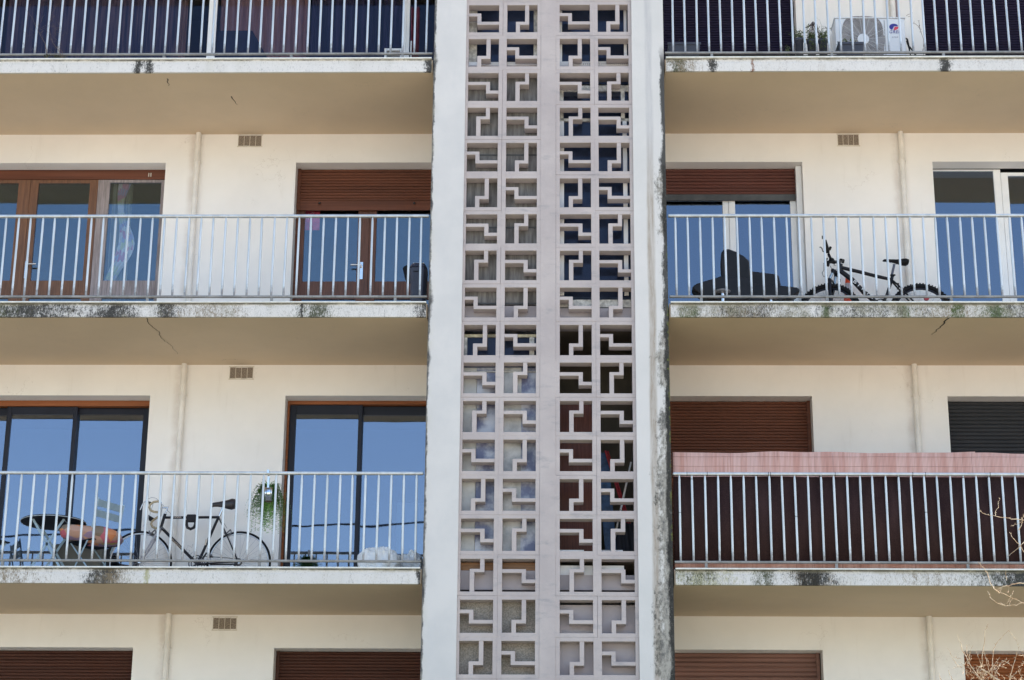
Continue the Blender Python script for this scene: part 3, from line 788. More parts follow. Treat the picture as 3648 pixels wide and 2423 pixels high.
# ================================================================== CURTAINS AND THE REST
def cur(name, x0, x1, z0, z1, y, amp, folds, m, taper=None, nx=60, nz=10):
    b = MB(); b.smooth = True; vs = []; fs = []
    ph = random.uniform(0, 6)
    for i in range(nx+1):
        for j in range(nz+1):
            t = i/nx; s = j/nz
            xx = x0+(x1-x0)*t
            if taper: xx = taper(t, s)
            vs.append((xx, y+amp*math.sin(folds*2*PI*t+ph)+amp*.4*math.sin(folds*3.7*PI*t+1+s), z0+(z1-z0)*s))
    for i in range(nx):
        for j in range(nz): n_ = i*(nz+1)+j; fs.append((n_, n_+nz+1, n_+nz+2, n_+1))
    b.add(vs, fs); return b.build(name, m)
def cmat(name, ca, cb, scale=6): 
    t = NT(name); t.geo()
    t.set(Base_Color=t.mix(t.mr(t.noise(scale, 5, .6, stretch=(4, 1, .15)), .35, .65), ca, cb), Roughness=.9)
    return t.mat
za_, zb_ = SOF['A']+.18, lint('A')-.02
o = cur('curtain', g1+.01, xa(1, 450), za_, zb_, YA+.16, .03, 9, cmat('brown_curtain', (.36, .19, .15), (.50, .32, .28)))
tag(o, 'dusty brown curtain behind the top left glazing, right of the white mullion', 'curtain')
o = cur('curtain', -5.3, xa(0, 1620), za_, zb_, YA+.20, .035, 16, cmat('navy_curtain', (.04, .04, .08), (.19, .13, .14)))
tag(o, 'dark violet curtain behind the top left glazing, left of the white mullion', 'curtain')
o = cur('curtain', xa(0, 1625), xa(0, 1690), za_, zb_, YA+.14, .02, 2, cmat('umber_curtain', (.30, .17, .11), (.42, .26, .20)), nx=20)
tag(o, 'narrow umber curtain edge just left of the white mullion in the top left glazing', 'curtain')
o = cur('curtain', xa(1, 470), xa(1, 1340), za_, zb_, YA+.26, .03, 11, cmat('indigo_curtain', (.02, .03, .065), (.07, .06, .12)))
tag(o, 'indigo curtain behind the top left glazing, above the louvred white box', 'curtain')
# dark sofa back behind the glass
m = MB(); p0, p1 = xa(0, 1985, Y=YA+.11), xa(1, 130, Y=YA+.11); zt1 = at(*zt(0, 0, 2100, 280), YA+.11).z; pm = xa(0, 2325, 280, Y=YA+.11)
m.prism([Vector((p0, YA+.11, za_)), Vector((p1, YA+.11, za_)), Vector((p1, YA+.11, 12.50)), Vector((pm, YA+.11, zt1)), Vector((p0, YA+.11, zt1))], (0, .03, 0))
o = m.build('cardboard_screen', simple('navy_board', (.018, .022, .05), .6, .3, 4), bevel=.01)
tag(o, 'dark navy board with a slanted right edge standing in front of the brown curtain', 'board')
# louvred white box
lb = thing('louvred_box', 'white louvred box standing behind the top left railing near the pilaster', 'box')
p = at(*zt(1, 0, 1185, 445), .7); q = at(*zt(1, 0, 1350, 445), .7)
m = MB(); zB = SOF['A']+.16
m.box(p.x, p.x+.025, .7, .9, zB, p.z); m.box(q.x-.025, q.x, .7, .9, zB, p.z); m.box(p.x+.0252, q.x-.0252, .7, .9, p.z-.028, p.z-.001); m.box(p.x+.0252, q.x-.0252, .701, .9, zB+.001, zB+.03)
m.build('frame', M_white, lb, bevel=.003)
m = MB()
for i in range(12):
    z = p.z-.05-i*.03
    if z > zB+.04: m.obox(((p.x+q.x)/2, .72, z), Vector((1, 0, 0)), Vector((0, .8, .6)), Vector((0, -.6, .8)), (q.x-p.x)/2-.026, .014, .002)
m.build('louvre', simple('grey_louvre', (.25, .24, .22), .7, .1, 10), lb)
# red garment and broom handle by the right-hand end
o = cur('red_garment', xa(1, 1425, Y=.9), xa(1, 1500, Y=.9), SOF['A']+.18, at(*zt(1, 0, 1430, 70), .9).z, .9, .025, 2.5, simple('red_cloth', (.17, .035, .06), .9, .3, 9), nx=20)
tag(o, 'dull red cloth hanging at the right end of the top left balcony', 'cloth')
a = at(*zt(1, 0, 1432, 380), .8)
m = MB().tube([(a.x, .8, SOF['A']+.17), (a.x, .8, a.z)], .009).build('stick', M_white); tag(m, 'short white stick standing in front of the dull red cloth', 'stick')
# mossy white kerb on the slab edge, blotched darker to stand in for shade
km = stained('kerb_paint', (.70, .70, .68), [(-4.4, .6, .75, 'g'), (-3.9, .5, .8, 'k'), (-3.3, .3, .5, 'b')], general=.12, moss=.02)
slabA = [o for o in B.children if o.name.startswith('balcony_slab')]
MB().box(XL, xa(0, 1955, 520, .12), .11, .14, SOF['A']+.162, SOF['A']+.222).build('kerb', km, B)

MB().box(2.50, 7.2, .09, .12, SOF['A']+.166, SOF['A']+.228).build('dark_kerb_strip', stained('dark_strip_paint', (.10, .10, .08), [(3.5, 1, .5, 'g'), (5, 1, .5, 'k')], moss=.05), B)  # dark strip added to fill the gap between flashing and bottom rail
# poster, floral curtain
po = MB().box(at(*zt(1, 1, 452, 380), YF+.085).x, at(*zt(1, 1, 592, 380), YF+.085).x, YF+.085, YF+.087, at(*zt(1, 1, 452, 555), YF+.085).z, at(*zt(1, 1, 452, 378), YF+.085).z)
pr = po.build('poster', simple('red_paper', (.62, .05, .09), .6, .25, 8)); tag(pr, 'small red poster with white lettering taped inside the brown door glass', 'poster')
pz = at(*zt(1, 1, 452, 378), YF+.084).z; px_ = at(*zt(1, 1, 452, 380), YF+.084).x
sc = MB()
for k, (dx, dz) in enumerate(((.03, -.05), (.075, -.03), (.09, -.07), (.12, -.06), (.02, -.10))):
    sc.tube([(px_+dx, YF+.0835, pz+dz), (px_+dx+.012, YF+.0835, pz+dz+.02), (px_+dx+.022, YF+.0835, pz+dz-.004), (px_+dx+.032, YF+.0835, pz+dz+.018)], .0016, 5)
sc.build('lettering', M_white, pr)
fl = NT('floral_curtain_mat'); fl.geo()
vo = fl.n('ShaderNodeTexVoronoi'); vo.inputs['Scale'].default_value = 13; fl.l(fl.pos, vo.inputs['Vector'])
cr = fl.n('ShaderNodeValToRGB'); cr.color_ramp.interpolation = 'CONSTANT'
for i, (p_, c_) in enumerate(((0, (.85, .80, .80)), (.30, (.80, .45, .60)), (.45, (.78, .80, .58)), (.62, (.9, .88, .9)), (.8, (.60, .60, .78)))):
    e = cr.color_ramp.elements[i] if i < 2 else cr.color_ramp.elements.new(p_)
    e.position = p_; e.color = (*c_, 1)
sx = fl.n('ShaderNodeSeparateColor'); fl.l(vo.outputs['Color'], sx.inputs[0]); fl.l(sx.outputs[0], cr.inputs[0])
fl.set(Base_Color=cr.outputs[0], Roughness=.9)
yc = YF+.10
c0 = at(*zt(0, 1, 1135, 120), yc).x; c1 = at(*zt(0, 1, 1245, 120), yc).x; cz0, cz1 = SOF['B']+.18, lint('B')-.1
def swag(t, s):      # gathered towards the left, wider at top
    zz = cz0+(cz1-cz0)*s
    k = max(0, min(1, (zz-9.7)/(1.0)))
    w = (c1-c0)*(1.25-.45*k)+.05*math.sin(zz*7)
    off = -.09*(1-k)+.05*math.sin(zz*5+1)
    return c0+off+w*t
o = cur('curtain', c0, c1, cz0, cz1, yc, .03, 4, fl.mat, taper=swag, nx=50, nz=30)
tag(o, 'pale floral curtain gathered behind the greyed balcony door, middle left', 'curtain')
o = cur('curtain', at(*zt(0, 1, 1035, 120), yc).x, at(*zt(0, 1, 1215, 120), yc).x, cz0, cz1, yc+.07, .03, 6, cmat('olive_curtain', (.26, .25, .18), (.50, .48, .42)))
tag(o, 'grey olive curtain hanging beside the floral one behind the middle left door', 'curtain')

# ================================================================== RAILINGS
bal_mesh = {}
def railing(level, x0, x1, xs, posts, label, group, dirty=False):
    z = SOF[level]; r = thing('balcony_railing', label, 'railing', group)
    r.location = (x0, .05, z+.165)
    def sub(name, mb, m, bevel=0, loc=None):
        o = mb.build(name, m, None, bevel, loc=(x0, .05, z+.165)); o.parent = r; o.location = (0, 0, 0); return o
    sub('top_rail', MB().box(x0, x1, .025, .070, z+1.123, z+1.153), M_alu, .009)
    sub('bottom_rail', MB().box(x0, x1, .030, .064, z+.2235, z+.2465), M_raild if dirty else M_raild, .006)
    for p in posts: sub('post', MB().box(p-.014, p+.014, .036, .058, z+.1655, z+.223), M_raild)
    h = 1.123-.2465
    if 'b' not in bal_mesh:
        mb = MB(); n = 12
        prof = []
        for zz, rx, ry in ((0, .0105, .0105), (.03, .0115, .0115), (h-.06, .0120, .0112), (h-.02, .0100, .0105), (h, .0080, .0100)):
            prof.append([(rx*math.copysign(abs(math.cos(2*PI*k/n))**.7, math.cos(2*PI*k/n)), ry*math.copysign(abs(math.sin(2*PI*k/n))**.7, math.sin(2*PI*k/n)), zz) for k in range(n)])
        vs = [v for ring in prof for v in ring]; fs = []
        for i in range(len(prof)-1):
            for k in range(n): fs.append((i*n+k, i*n+(k+1) % n, (i+1)*n+(k+1) % n, (i+1)*n+k))
        mb.smooth = True; mb.add(vs, fs)
        o = mb.build('baluster', M_alu); bal_mesh['b'] = o.data; bpy.data.objects.remove(o)
    for x in xs:
        o = bpy.data.objects.new('baluster', bal_mesh['b']); COL.objects.link(o); o.parent = r
        o.location = (x-x0+random.uniform(-.0015, .0015), -.003, .0815)
        o.rotation_euler = (0, random.uniform(-.0045, .0045), random.uniform(-.15, .15))
    return r
def seq(a, step, lim):
    out = []; x = a
    while (x > lim) if step < 0 else (x < lim): out.append(x); x += step
    return out
PL = 0.1292
GR = 'light metal balcony railings with upright bars'
NAMES = {('A', 'L'): 'light metal railing of the top left balcony, in front of the dark curtained glazing',
         ('A', 'R'): 'light metal railing of the top right balcony, in front of the air conditioner',
         ('B', 'L'): 'light metal railing of the middle left balcony, in front of the brown doors',
         ('B', 'R'): 'light metal railing of the middle right balcony, in front of the black mountain bicycle',
         ('C', 'L'): 'light metal railing of the lower left balcony, in front of the road bicycle',
         ('C', 'R'): 'light metal railing of the lower right balcony, backed with dark brown netting'}
POST = {('A', 'L'): (at(*zt(0, 0, 430, 520), .047).x, at(*zt(0, 0, 1512, 515), .047).x, at(*zt(1, 0, 1352, 505), .047).x, -1.55),
        ('A', 'R'): (3.0, 4.29, 5.49),
        ('B', 'L'): tuple(at(*zt(i, 1, x, 1195), .047).x for i, x in ((0, 222), (0, 1358), (1, 143), (1, 1283))),
        ('B', 'R'): tuple(at(*zt(i, 1, x, 1195), .047).x for i, x in ((2, 1745), (3, 545), (3, 1690))),
        ('C', 'L'): tuple(at(*zt(i, 3, x, 500), .047).x for i, x in ((0, 22), (0, 1203), (1, 30), (1, 1225))),
        ('C', 'R'): tuple(at(*zt(i, 3, x, 510), .047).x for i, x in ((2, 1790), (3, 632), (3, 1842)))}
offs = {('A', 'R'): .014, ('C', 'R'): -.015, ('A', 'L'): .006, ('C', 'L'): .013, ('B', 'L'): 0, ('B', 'R'): 0}
for (lv, sd), lab in NAMES.items():
    of = offs[(lv, sd)]
    if sd == 'L': railing(lv, -6.19, -.016, seq(-.094+of, -PL, -6.19), POST[(lv, sd)], lab, GR)
    else: railing(lv, 2.495, 8.58, seq(2.572+of, PL, 8.58), POST[(lv, sd)], lab, GR)

# ================================================================== LOWER RIGHT: reed screen and netting
zC = SOF['C']
rm = NT('reed_mat'); rm.geo()
wv = rm.n('ShaderNodeTexWave', bands_direction='X'); wv.inputs['Scale'].default_value = 24; wv.inputs['Distortion'].default_value = 1.5; wv.inputs['Detail'].default_value = 2; wv.inputs['Detail Scale'].default_value = 1.2
mp = rm.n('ShaderNodeMapping'); rm.l(rm.pos, mp.inputs[0]); mp.inputs[3].default_value = (1, 1, .03); rm.l(mp.outputs[0], wv.inputs['Vector'])
c = rm.mix(rm.mr(rm.noise(14, 3, .6, stretch=(1, 1, .05)), .35, .65), (.66, .34, .255), (.80, .50, .41))
c = rm.mix(rm.math('MULTIPLY', rm.mr(wv.outputs['Fac'], .0, .5, 1, 0), .55), c, (.30, .14, .10))
c = rm.mix(rm.math('MULTIPLY', rm.mr(rm.noise(40, 3, .6, stretch=(1, 1, .03), off=4), .58, .7), .5), c, (.36, .15, .11))
rm.set(Base_Color=c, Roughness=.8); rm.bump(wv.outputs['Fac'], .5, .004)
reed = thing('reed_screen', 'salmon reed screen tied behind the lower right railing and rising above its top rail', 'reed screen')
def sheet(name, x0, x1, zlo, zhi, y, m, parent, amp=.006, n=120, wob=.006, nz=1, thick=.005):
    b = MB(); b.smooth = True; vs = []; fs = []
    for i in range(n+1):
        x = x0+(x1-x0)*i/n
        yy = y+amp*math.sin(x*5.1)+amp*.6*math.sin(x*11.7+1)
        zt_ = zhi+wob*math.sin(x*3.7)+wob*.5*math.sin(x*8.9+2)
        for j in range(nz+1):
            vs.append((x, yy, zlo+(zt_-zlo)*j/nz))
    for i in range(n):
        for j in range(nz): q = i*(nz+1)+j; fs.append((q, q+nz+1, q+nz+2, q+1))
    b.add(vs, fs); o = b.build(name, m, parent)
    so = o.modifiers.new('thickness', 'SOLIDIFY'); so.thickness = thick
    return o
xj = at(*zt(3, 2, 1916, 1100), .09).x
sheet('reed_panel', 2.50, xj, zC+.167, zC+1.383, .106, rm.mat, reed, wob=.007)
sheet('reed_panel', xj-.01, 7.2, zC+.167, zC+1.376, .114, rm.mat, reed, wob=.006)
w = MB()
for zz in (1.335, 1.235, 1.0, .6, .3):
    w.tube([(2.50+i*.1, .106-.006+.006*math.sin((2.5+i*.1)*5.1)+.0036*math.sin((2.5+i*.1)*11.7+1), zC+zz) for i in range(48)], .0012, 5)
w.build('binding_wire', simple('wire', (.25, .13, .10), .6, .1, 10), reed)
nm = NT('netting_mat'); nm.geo(); nm.b.inputs['Specular IOR Level'].default_value = .1
ck = nm.math('ADD', nm.math('MULTIPLY', nm.noise(160, 2, .5), .5), nm.math('MULTIPLY', nm.noise(3.5, 5, .6, stretch=(2, 1, .5)), .5)); nm.set(Base_Color=nm.mix(nm.mr(ck, .3, .7), (.022, .011, .012), (.060, .033, .031)), Roughness=.85); nm.bump(ck, .4, .003)
net = sheet('privacy_netting', 2.50, 7.2, zC+.252, zC+1.12, .080, nm.mat, None, amp=.0065, wob=0, n=260)
tag(net, 'dark brown netting stretched between the railing bars and the reed screen', 'netting')
rb = MB().tube([(2.505, .10, zC+.26), (2.53, .09, zC+.6), (2.525, .088, zC+.9), (2.495, .088, zC+1.1)], .010, 6).build('reed_edge', simple('rust_reed', (.28, .09, .04), .7, .2, 20), reed)
ct = MB()
for px in (1, 20, 616, 1330, 1448, 2042):
    x = at(*zt(3, 2, px, 1215), .05).x; ct.box(x-.0022, x+.0022, .0225, .0725, zC+1.121, zC+1.1555)
for px in (1612, 1798):
    x = at(*zt(2, 2, px, 1215), .05).x; ct.box(x-.0022, x+.0022, .0225, .0725, zC+1.121, zC+1.1555)
for i, j, px, py in ((3, 2, 484, 1258), (3, 2, 1197, 1262), (3, 2, 1797, 1268), (3, 2, 2030, 1264), (2, 2, 1658, 1283), (2, 2, 2250, 1250), (3, 3, 258, 58), (2, 3, 1545, 22), (3, 3, 1455, 20)):
    c_ = at(*zt(i, j, px, py), .047); ct.box(c_.x-.0135, c_.x+.0135, .0335, .0605, c_.z-.002, c_.z+.002)
ct.build('cable_tie', M_black, reed)

# ================================================================== AIR CONDITIONER, top right
zA = SOF['A']+.16
ac = thing('air_conditioner', 'white outdoor air conditioner unit with a round fan grille on the top right balcony', 'air conditioner')
ya = 1.22
p0 = at(*zt(3, 0, 0, 0), ya)  # plane reference
def az_(px, py, Y=ya): return at(2780+px*540/2361, py*540/2361, Y)
L, Rr, T = az_(845, 290), az_(1935, 290), az_(1275, 290)
ax0, ax1, atop = L.x, Rr.x, T.z
M_ac = simple('ac_casing', (.74, .755, .78), .4, .04, 4)
MB().box(ax0, ax1, ya, ya+.30, zA+.22, atop).build('casing', M_ac, ac, bevel=.012)
MB().box(ax0-.008, ax1+.008, ya-.01, ya+.31, atop+.0005, atop+.014).build('lid', M_ac, ac, bevel=.004)
MB().box(ax0+.1, ax0+.14, ya+.02, ya+.28, zA, zA+.219).box(ax1-.16, ax1-.12, ya+.02, ya+.28, zA, zA+.219).build('foot', M_sill, ac)
fc = az_(1275, 620); fr = .285
fxL, fxR = az_(960, 500).x, az_(1605, 500).x
fcx = (fxL+fxR)/2; fcz = fc.z
q = MB(); hw_ = (fxR-fxL)/2
pts = []
for k in range(40):                                                      # recess behind the grille: rounded square
    a = 2*PI*k/40; ca, sa = math.cos(a), math.sin(a)
    pts.append(Vector((fcx+hw_*math.copysign(abs(ca)**.55, ca), ya-.004, fcz+.30*math.copysign(abs(sa)**.55, sa))))
q.prism(pts, (0, .0025, 0)); q.build('fan_recess', simple('fan_dark', (.22, .20, .20), .7, .3, 12), ac)
q = MB()
for k in range(5):
    a0 = k*2*PI/5+.4; P = []
    for i in range(9):
        a = a0+i*.11; P.append(Vector((fcx+.07*math.cos(a), ya-.0055, fcz+.07*math.sin(a))))
    for i in range(9):
        a = a0+.35+(8-i)*.09; P.append(Vector((fcx+.25*math.cos(a), ya-.0055, fcz+.25*math.sin(a))))
    q.prism(P, (0, .001, 0))
q.build('fan_blade', simple('fan_blade', (.26, .24, .24), .5, .1, 10), ac)
q = MB()
for i in range(17): q.ring((fcx, ya-.012, fcz), (0, 1, 0), .066+i*.0135, .0010, 56, 4)
for k in range(16):
    a = k*PI/8+.1; q.tube([(fcx+.05*math.cos(a), ya-.012, fcz+.05*math.sin(a)), (fcx+.295*math.cos(a), ya-.012, fcz+.295*math.sin(a))], .0015, 5)
q.build('fan_grille', M_white, ac)
MB().tube([(fcx, ya-.002, fcz), (fcx, ya-.022, fcz)], .066, 28).build('fan_hub', M_ac, ac)
MB().box(fxR+.012, fxR+.018, ya-.003, ya, zA+.24, atop-.02).build('panel_joint', M_raild, ac)
# emblem and lettering
M_lb, M_lr = simple('emblem_blue', (.03, .03, .26), .5, .05, 10), simple('emblem_red', (.70, .06, .11), .5, .05, 10)
ec = az_(1767, 422); er = .052
def arc(c, rx, rz, a0, a1, y, n=24): return [Vector((c.x+rx*math.cos(a0+(a1-a0)*i/n), y, c.z+rz*math.sin(a0+(a1-a0)*i/n))) for i in range(n+1)]
em = MB(); em.prism(arc(ec, er, er*.78, R(12), R(246), ya-.004)+[Vector((ec.x-.012, ya-.004, ec.z-.02)), Vector((ec.x+.004, ya-.004, ec.z+.010))], (0, .0035, 0))
em.build('emblem', M_lb, ac)
em = MB(); em.prism(arc(ec, er, er*.78, R(-96), R(2), ya-.004)+[Vector((ec.x+.010, ya-.004, ec.z+.002)), Vector((ec.x+.000, ya-.004, ec.z-.022))], (0, .0035, 0))
em.build('emblem', M_lr, ac)
tx = az_(1692, 520); text('lettering', 'GREE', M_lb, ac, (tx.x, ya-.003, tx.z), (1, 0, 0), (0, 0, 1), .052, .001, .2, 1.1)
tx = az_(1740, 590); text('lettering', 'Livo', simple('pale_letter', (.35, .36, .40), .5, .05, 10), ac, (tx.x, ya-.003, tx.z), (1, 0, 0), (0, 0, 1), .032, .001, .35, 1.3)
a = az_(1945, 600); MB().tube([(ax1, ya+.05, a.z+.03), (ax1+.02, ya+.02, a.z), (ax1+.03, ya, a.z-.10), (ax1+.06, ya-.05, a.z-.18), (ax1+.08, ya-.1, a.z-.26)], .010, 8).tube([(ax1+.01, ya+.02, a.z-.02), (ax1+.03, ya, a.z-.12), (ax1+.035, ya-.05, a.z-.26)], .008, 8).build('hose', M_black, ac)
MB().box(az_(1700, 100, D-.03).x, az_(1738, 100, D-.03).x, D-.03, D-.001, zA+.3, 14.18).build('cable_trunking', M_ventf, B)
MB().tube([(az_(1815, 100, D-.012).x, D-.012, zA+.3), (az_(1795, 100, D-.012).x, D-.012, 14.18)], .011, 8).build('refrigerant_pipe', simple('pinkish_pipe', (.33, .25, .26), .6, .1, 9), B)

# ================================================================== PLANTS
def leafcloud(m, c, rx, ry, rz, n, size, droop=0, rnd=random):
    for _ in range(n):
        while True:
            a, b_, d = rnd.uniform(-1, 1), rnd.uniform(-1, 1), rnd.uniform(-1, 1)
            if a*a+b_*b_+d*d < 1: break
        p = Vector((c[0]+a*rx, c[1]+b_*ry, c[2]+d*rz))
        u = Vector((rnd.uniform(-1, 1), rnd.uniform(-1, 1), rnd.uniform(-1, 1)-droop)).normalized()
        v = u.orthogonal().normalized()*rnd.uniform(.3, .5); s_ = size*rnd.uniform(.6, 1.3)
        m.add([p, p+u*s_*.5+v*s_*.5, p+u*s_, p+u*s_*.5-v*s_*.5], [(0, 1, 2, 3)])
def lmat(name, a, b_):
    t = NT(name); t.geo(); t.set(Base_Color=t.mix(t.mr(t.noise(40, 3, .6), .35, .65), a, b_), Roughness=.6); return t.mat
M_leaf = lmat('leaf_green', (.045, .075, .02), (.13, .17, .06))
M_fern = lmat('fern_green', (.035, .13, .02), (.20, .40, .08))
M_dry = simple('dry_stem', (.16, .11, .085), .9, .3, 40)
M_dryl = simple('pale_stem', (.34, .29, .22), .9, .3, 40)
M_pot = simple('navy_grey_pot', (.055, .06, .085), .5, .15, 6)
def pot_round(parent, x, y, z0, r, h):
    MB().lathe((x, y, z0), [(0, .004), (r*.72, 0), (r*.95, h*.93), (r*1.06, h*.93), (r*1.06, h), (r*.9, h), (r*.88, h-.03), (0, h-.03)], 28).build('pot', M_pot, parent)
def trough(parent, x0, x1, y0, y1, z0, h, m=None):
    b = MB(); i = .03
    lo = [(x0+i, y0+i), (x1-i, y0+i), (x1-i, y1-i), (x0+i, y1-i)]; hi = [(x0, y0), (x1, y0), (x1, y1), (x0, y1)]
    b.add([(*p, z0) for p in lo]+[(*p, z0+h) for p in hi]+[(p[0], p[1], z0+h-.03) for p in lo], [(3,2,1,0), (0,1,5,4), (1,2,6,5), (2,3,7,6), (3,0,4,7), (8,9,10,11)])
    b.box(x0-.008, x1+.008, y0-.008, y0-.0005, z0+h-.03, z0+h); b.box(x0-.008, x1+.008, y1+.0005, y1+.008, z0+h-.03, z0+h)
    b.build('pot', m or M_pot, parent, bevel=.008)
def stems(parent, x, y, z0, n, h, spread, m=M_leaf, r=.0025, leaves=0, ls=.03, rnd=random, name='foliage'):
    b = MB()
    for _ in range(n):
        a = rnd.uniform(0, 2*PI); hh = h*rnd.uniform(.5, 1); sp = spread*rnd.uniform(.3, 1)
        P = [(x+rnd.uniform(-.02, .02), y+rnd.uniform(-.02, .02), z0)]
        for k in range(1, 5):
            f = k/4; P.append((P[0][0]+math.cos(a)*sp*f*f+rnd.uniform(-.01, .01), P[0][1]+math.sin(a)*sp*f*f, z0+hh*f-.12*spread*f*f))
        b.tube(P, [r, r, r*.8, r*.6, r*.3], 4)
        for _k in range(leaves):
            i = rnd.randint(1, 4); q = P[i]
            leafcloud(b, q, .02, .02, .02, 1, ls)
    return b.build(name, m, parent)
yp = .55
def pz(px, py, Y=yp): return at(2780+px*540/2361, py*540/2361, Y)
for i, (xa0, xb0, ty, lab, n) in enumerate(((235, 365, 580, 'tall dark pot with pale weeds at the left end of the plant row', 7), (420, 560, 600, 'dark pot of bushy weeds with a dead brown stem, middle of the plant row', 14), (600, 740, 590, 'dark pot with trailing weeds just left of the air conditioner', 12))):
    t = thing('potted_plant', lab, 'potted plant', 'potted plants on the top right balcony')
    a, b_ = pz(xa0, ty), pz(xb0, ty); cx = (a.x+b_.x)/2; r_ = (b_.x-a.x)/2*1.02
    pot_round(t, cx, yp+r_, zA, r_, a.z-zA)
    stems(t, cx, yp+r_, a.z-.02, n, .26, .13, M_leaf, .002, 9, .028)
    bb = MB(); leafcloud(bb, (cx, yp+r_, a.z+.03), r_*1.1, r_*1.0, .06, 150+90*(i > 0), .030); leafcloud(bb, (cx, yp-.01, a.z-.06), r_*.7, .02, .10, 70*(i > 0), .026); bb.build('foliage', M_leaf, t)
    if i == 1:
        d_ = MB()
        for k in range(9): d_.tube([(cx+.01*k-.03, yp+r_, a.z), (cx+.012*k-.02, yp+r_, a.z+.12), (cx+.02*math.sin(k)+.03, yp+r_, a.z+.235-.01*(k % 3)), (cx+.06*math.cos(k*1.3), yp+r_, a.z+.16)], .004, 5)
        d_.build('dead_stem', simple('dead_stem', (.05, .03, .035), .9, .3, 30), t)
    if i == 2:
        d_ = MB(); d_.tube([(cx-.03, yp+r_, a.z), (cx-.05, yp+r_, a.z+.12), (cx-.06, yp+r_, a.z+.20)], .005, 5).tube([(cx-.04, yp+r_, a.z+.03), (cx, yp+r_, a.z+.14), (cx+.05, yp+r_, a.z+.15), (cx+.06, yp+r_, a.z+.11)], .003, 5)
        d_.build('dead_stem', M_dry, t)
t = thing('planter', 'dark trough planter with sprouting grass in front of the air conditioner fan', 'planter')
a, b_ = pz(900, 655, .35), pz(1300, 655, .35)
trough(t, a.x, b_.x, .35, .55, zA, a.z-zA); bb = MB(); leafcloud(bb, ((a.x*.6+b_.x*.4), .45, a.z+.02), .10, .05, .05, 90, .04); leafcloud(bb, (a.x+.03, .4, a.z-.03), .05, .05, .08, 30, .03); bb.build('foliage', M_leaf, t)
t = thing('planter', 'low dark planter with withered stems by the dark shutter, beside the right pilaster', 'planter')
a, b_ = at(*zt(2, 0, 1440, 392), .35), at(*zt(2, 0, 1735, 380), .35)
trough(t, a.x, b_.x, .35, .56, zA, a.z-zA); stems(t, (a.x+b_.x)/2, .45, a.z-.02, 7, .10, .12, M_leaf, .002, 3, .02)
t = thing('potted_plant', 'small weed growing on the slab in front of the dark shutter, left of the pots', 'plant')
a = at(*zt(3, 0, 180, 450), .35); bb = MB(); leafcloud(bb, (a.x, .35, a.z-.06), .035, .035, .12, 110, .028); bb.build('foliage', M_leaf, t)
stems(t, a.x, .35, zA, 5, .2, .05, M_dry, name='stem')
t = thing('dried_weed', 'thin dried weed with seed heads leaning by the dark shutter at top right', 'dried plant')
bb = MB()
for (pp) in (((1285, 140), (1330, 118), (1310, 150), (1290, 155)), ((1345, 210), (1390, 245), (1412, 300), (1432, 360)), ((1390, 190), (1395, 230), (1405, 280)), ((1440, 400), (1432, 440), (1422, 480)), ((1460, 360), (1442, 420), (1445, 485))):
    bb.tube([at(*zt(3, 0, x, y), .5) for x, y in pp], .0022, 5)
for (x, y) in ((1285, 140), (1330, 118), (1345, 210), (1390, 188), (1385, 250), (1412, 300), (1405, 270), (1398, 240)):
    p = at(*zt(3, 0, x, y), .5); leafcloud(bb, p, .012, .01, .012, 6, .014)
p_ = at(*zt(3, 0, 1432, 470), .5)
bb.tube([at(*zt(3, 0, 1432, 360), .5), (at(*zt(3, 0, 1432, 470), .5)), (p_.x, .5, zA)], .0022, 5)
bb.build('stem', M_dry, t)
# dried vine on the top left railing
t = thing('dried_vine', 'dry leafless vine rooted at the foot of the top left railing', 'dried plant')
bb = MB(); rn = random.Random(3)
base = at(*zt(0, 0, 432, 535), .0); root = [base, at(*zt(0, 0, 430, 470), -.01), at(*zt(0, 0, 412, 400), -.01)]
bb.tube([at(*zt(0, 0, x, y), .01) for x, y in ((432, 538), (430, 480), (415, 400), (340, 270), (300, 170), (235, 80))], [.005, .004, .0026, .0016, .0013, .001], 5)
bb.tube([at(*zt(0, 0, x, y), .01) for x, y in ((570, 538), (545, 470), (490, 400), (462, 330), (450, 240), (480, 120), (540, 30))], [.004, .003, .0024, .0016, .0013, .001, .001], 5)
bb.tube([at(*zt(0, 0, x, y), .01) for x, y in ((580, 540), (575, 480), (530, 430))], .0022, 5)
for _ in range(26):
    x, y = rn.uniform(230, 560), rn.uniform(180, 500); P = [(x, y)]
    for k in range(4): x += rn.uniform(-45, 45); y += rn.uniform(-45, 30); P.append((x, y))
    bb.tube([at(*zt(0, 0, a_, b2), .012) for a_, b2 in P], .0009, 4)
bb.build('stem', M_dry, t)
bb = MB(); leafcloud(bb, at(*zt(0, 0, 540, 535), .01), .09, .02, .02, 260, .02); leafcloud(bb, at(*zt(0, 0, 430, 520), .01), .03, .02, .03, 90, .02); bb.build('moss_clump', lmat('moss', (.02, .022, .008), (.06, .06, .02)), t)

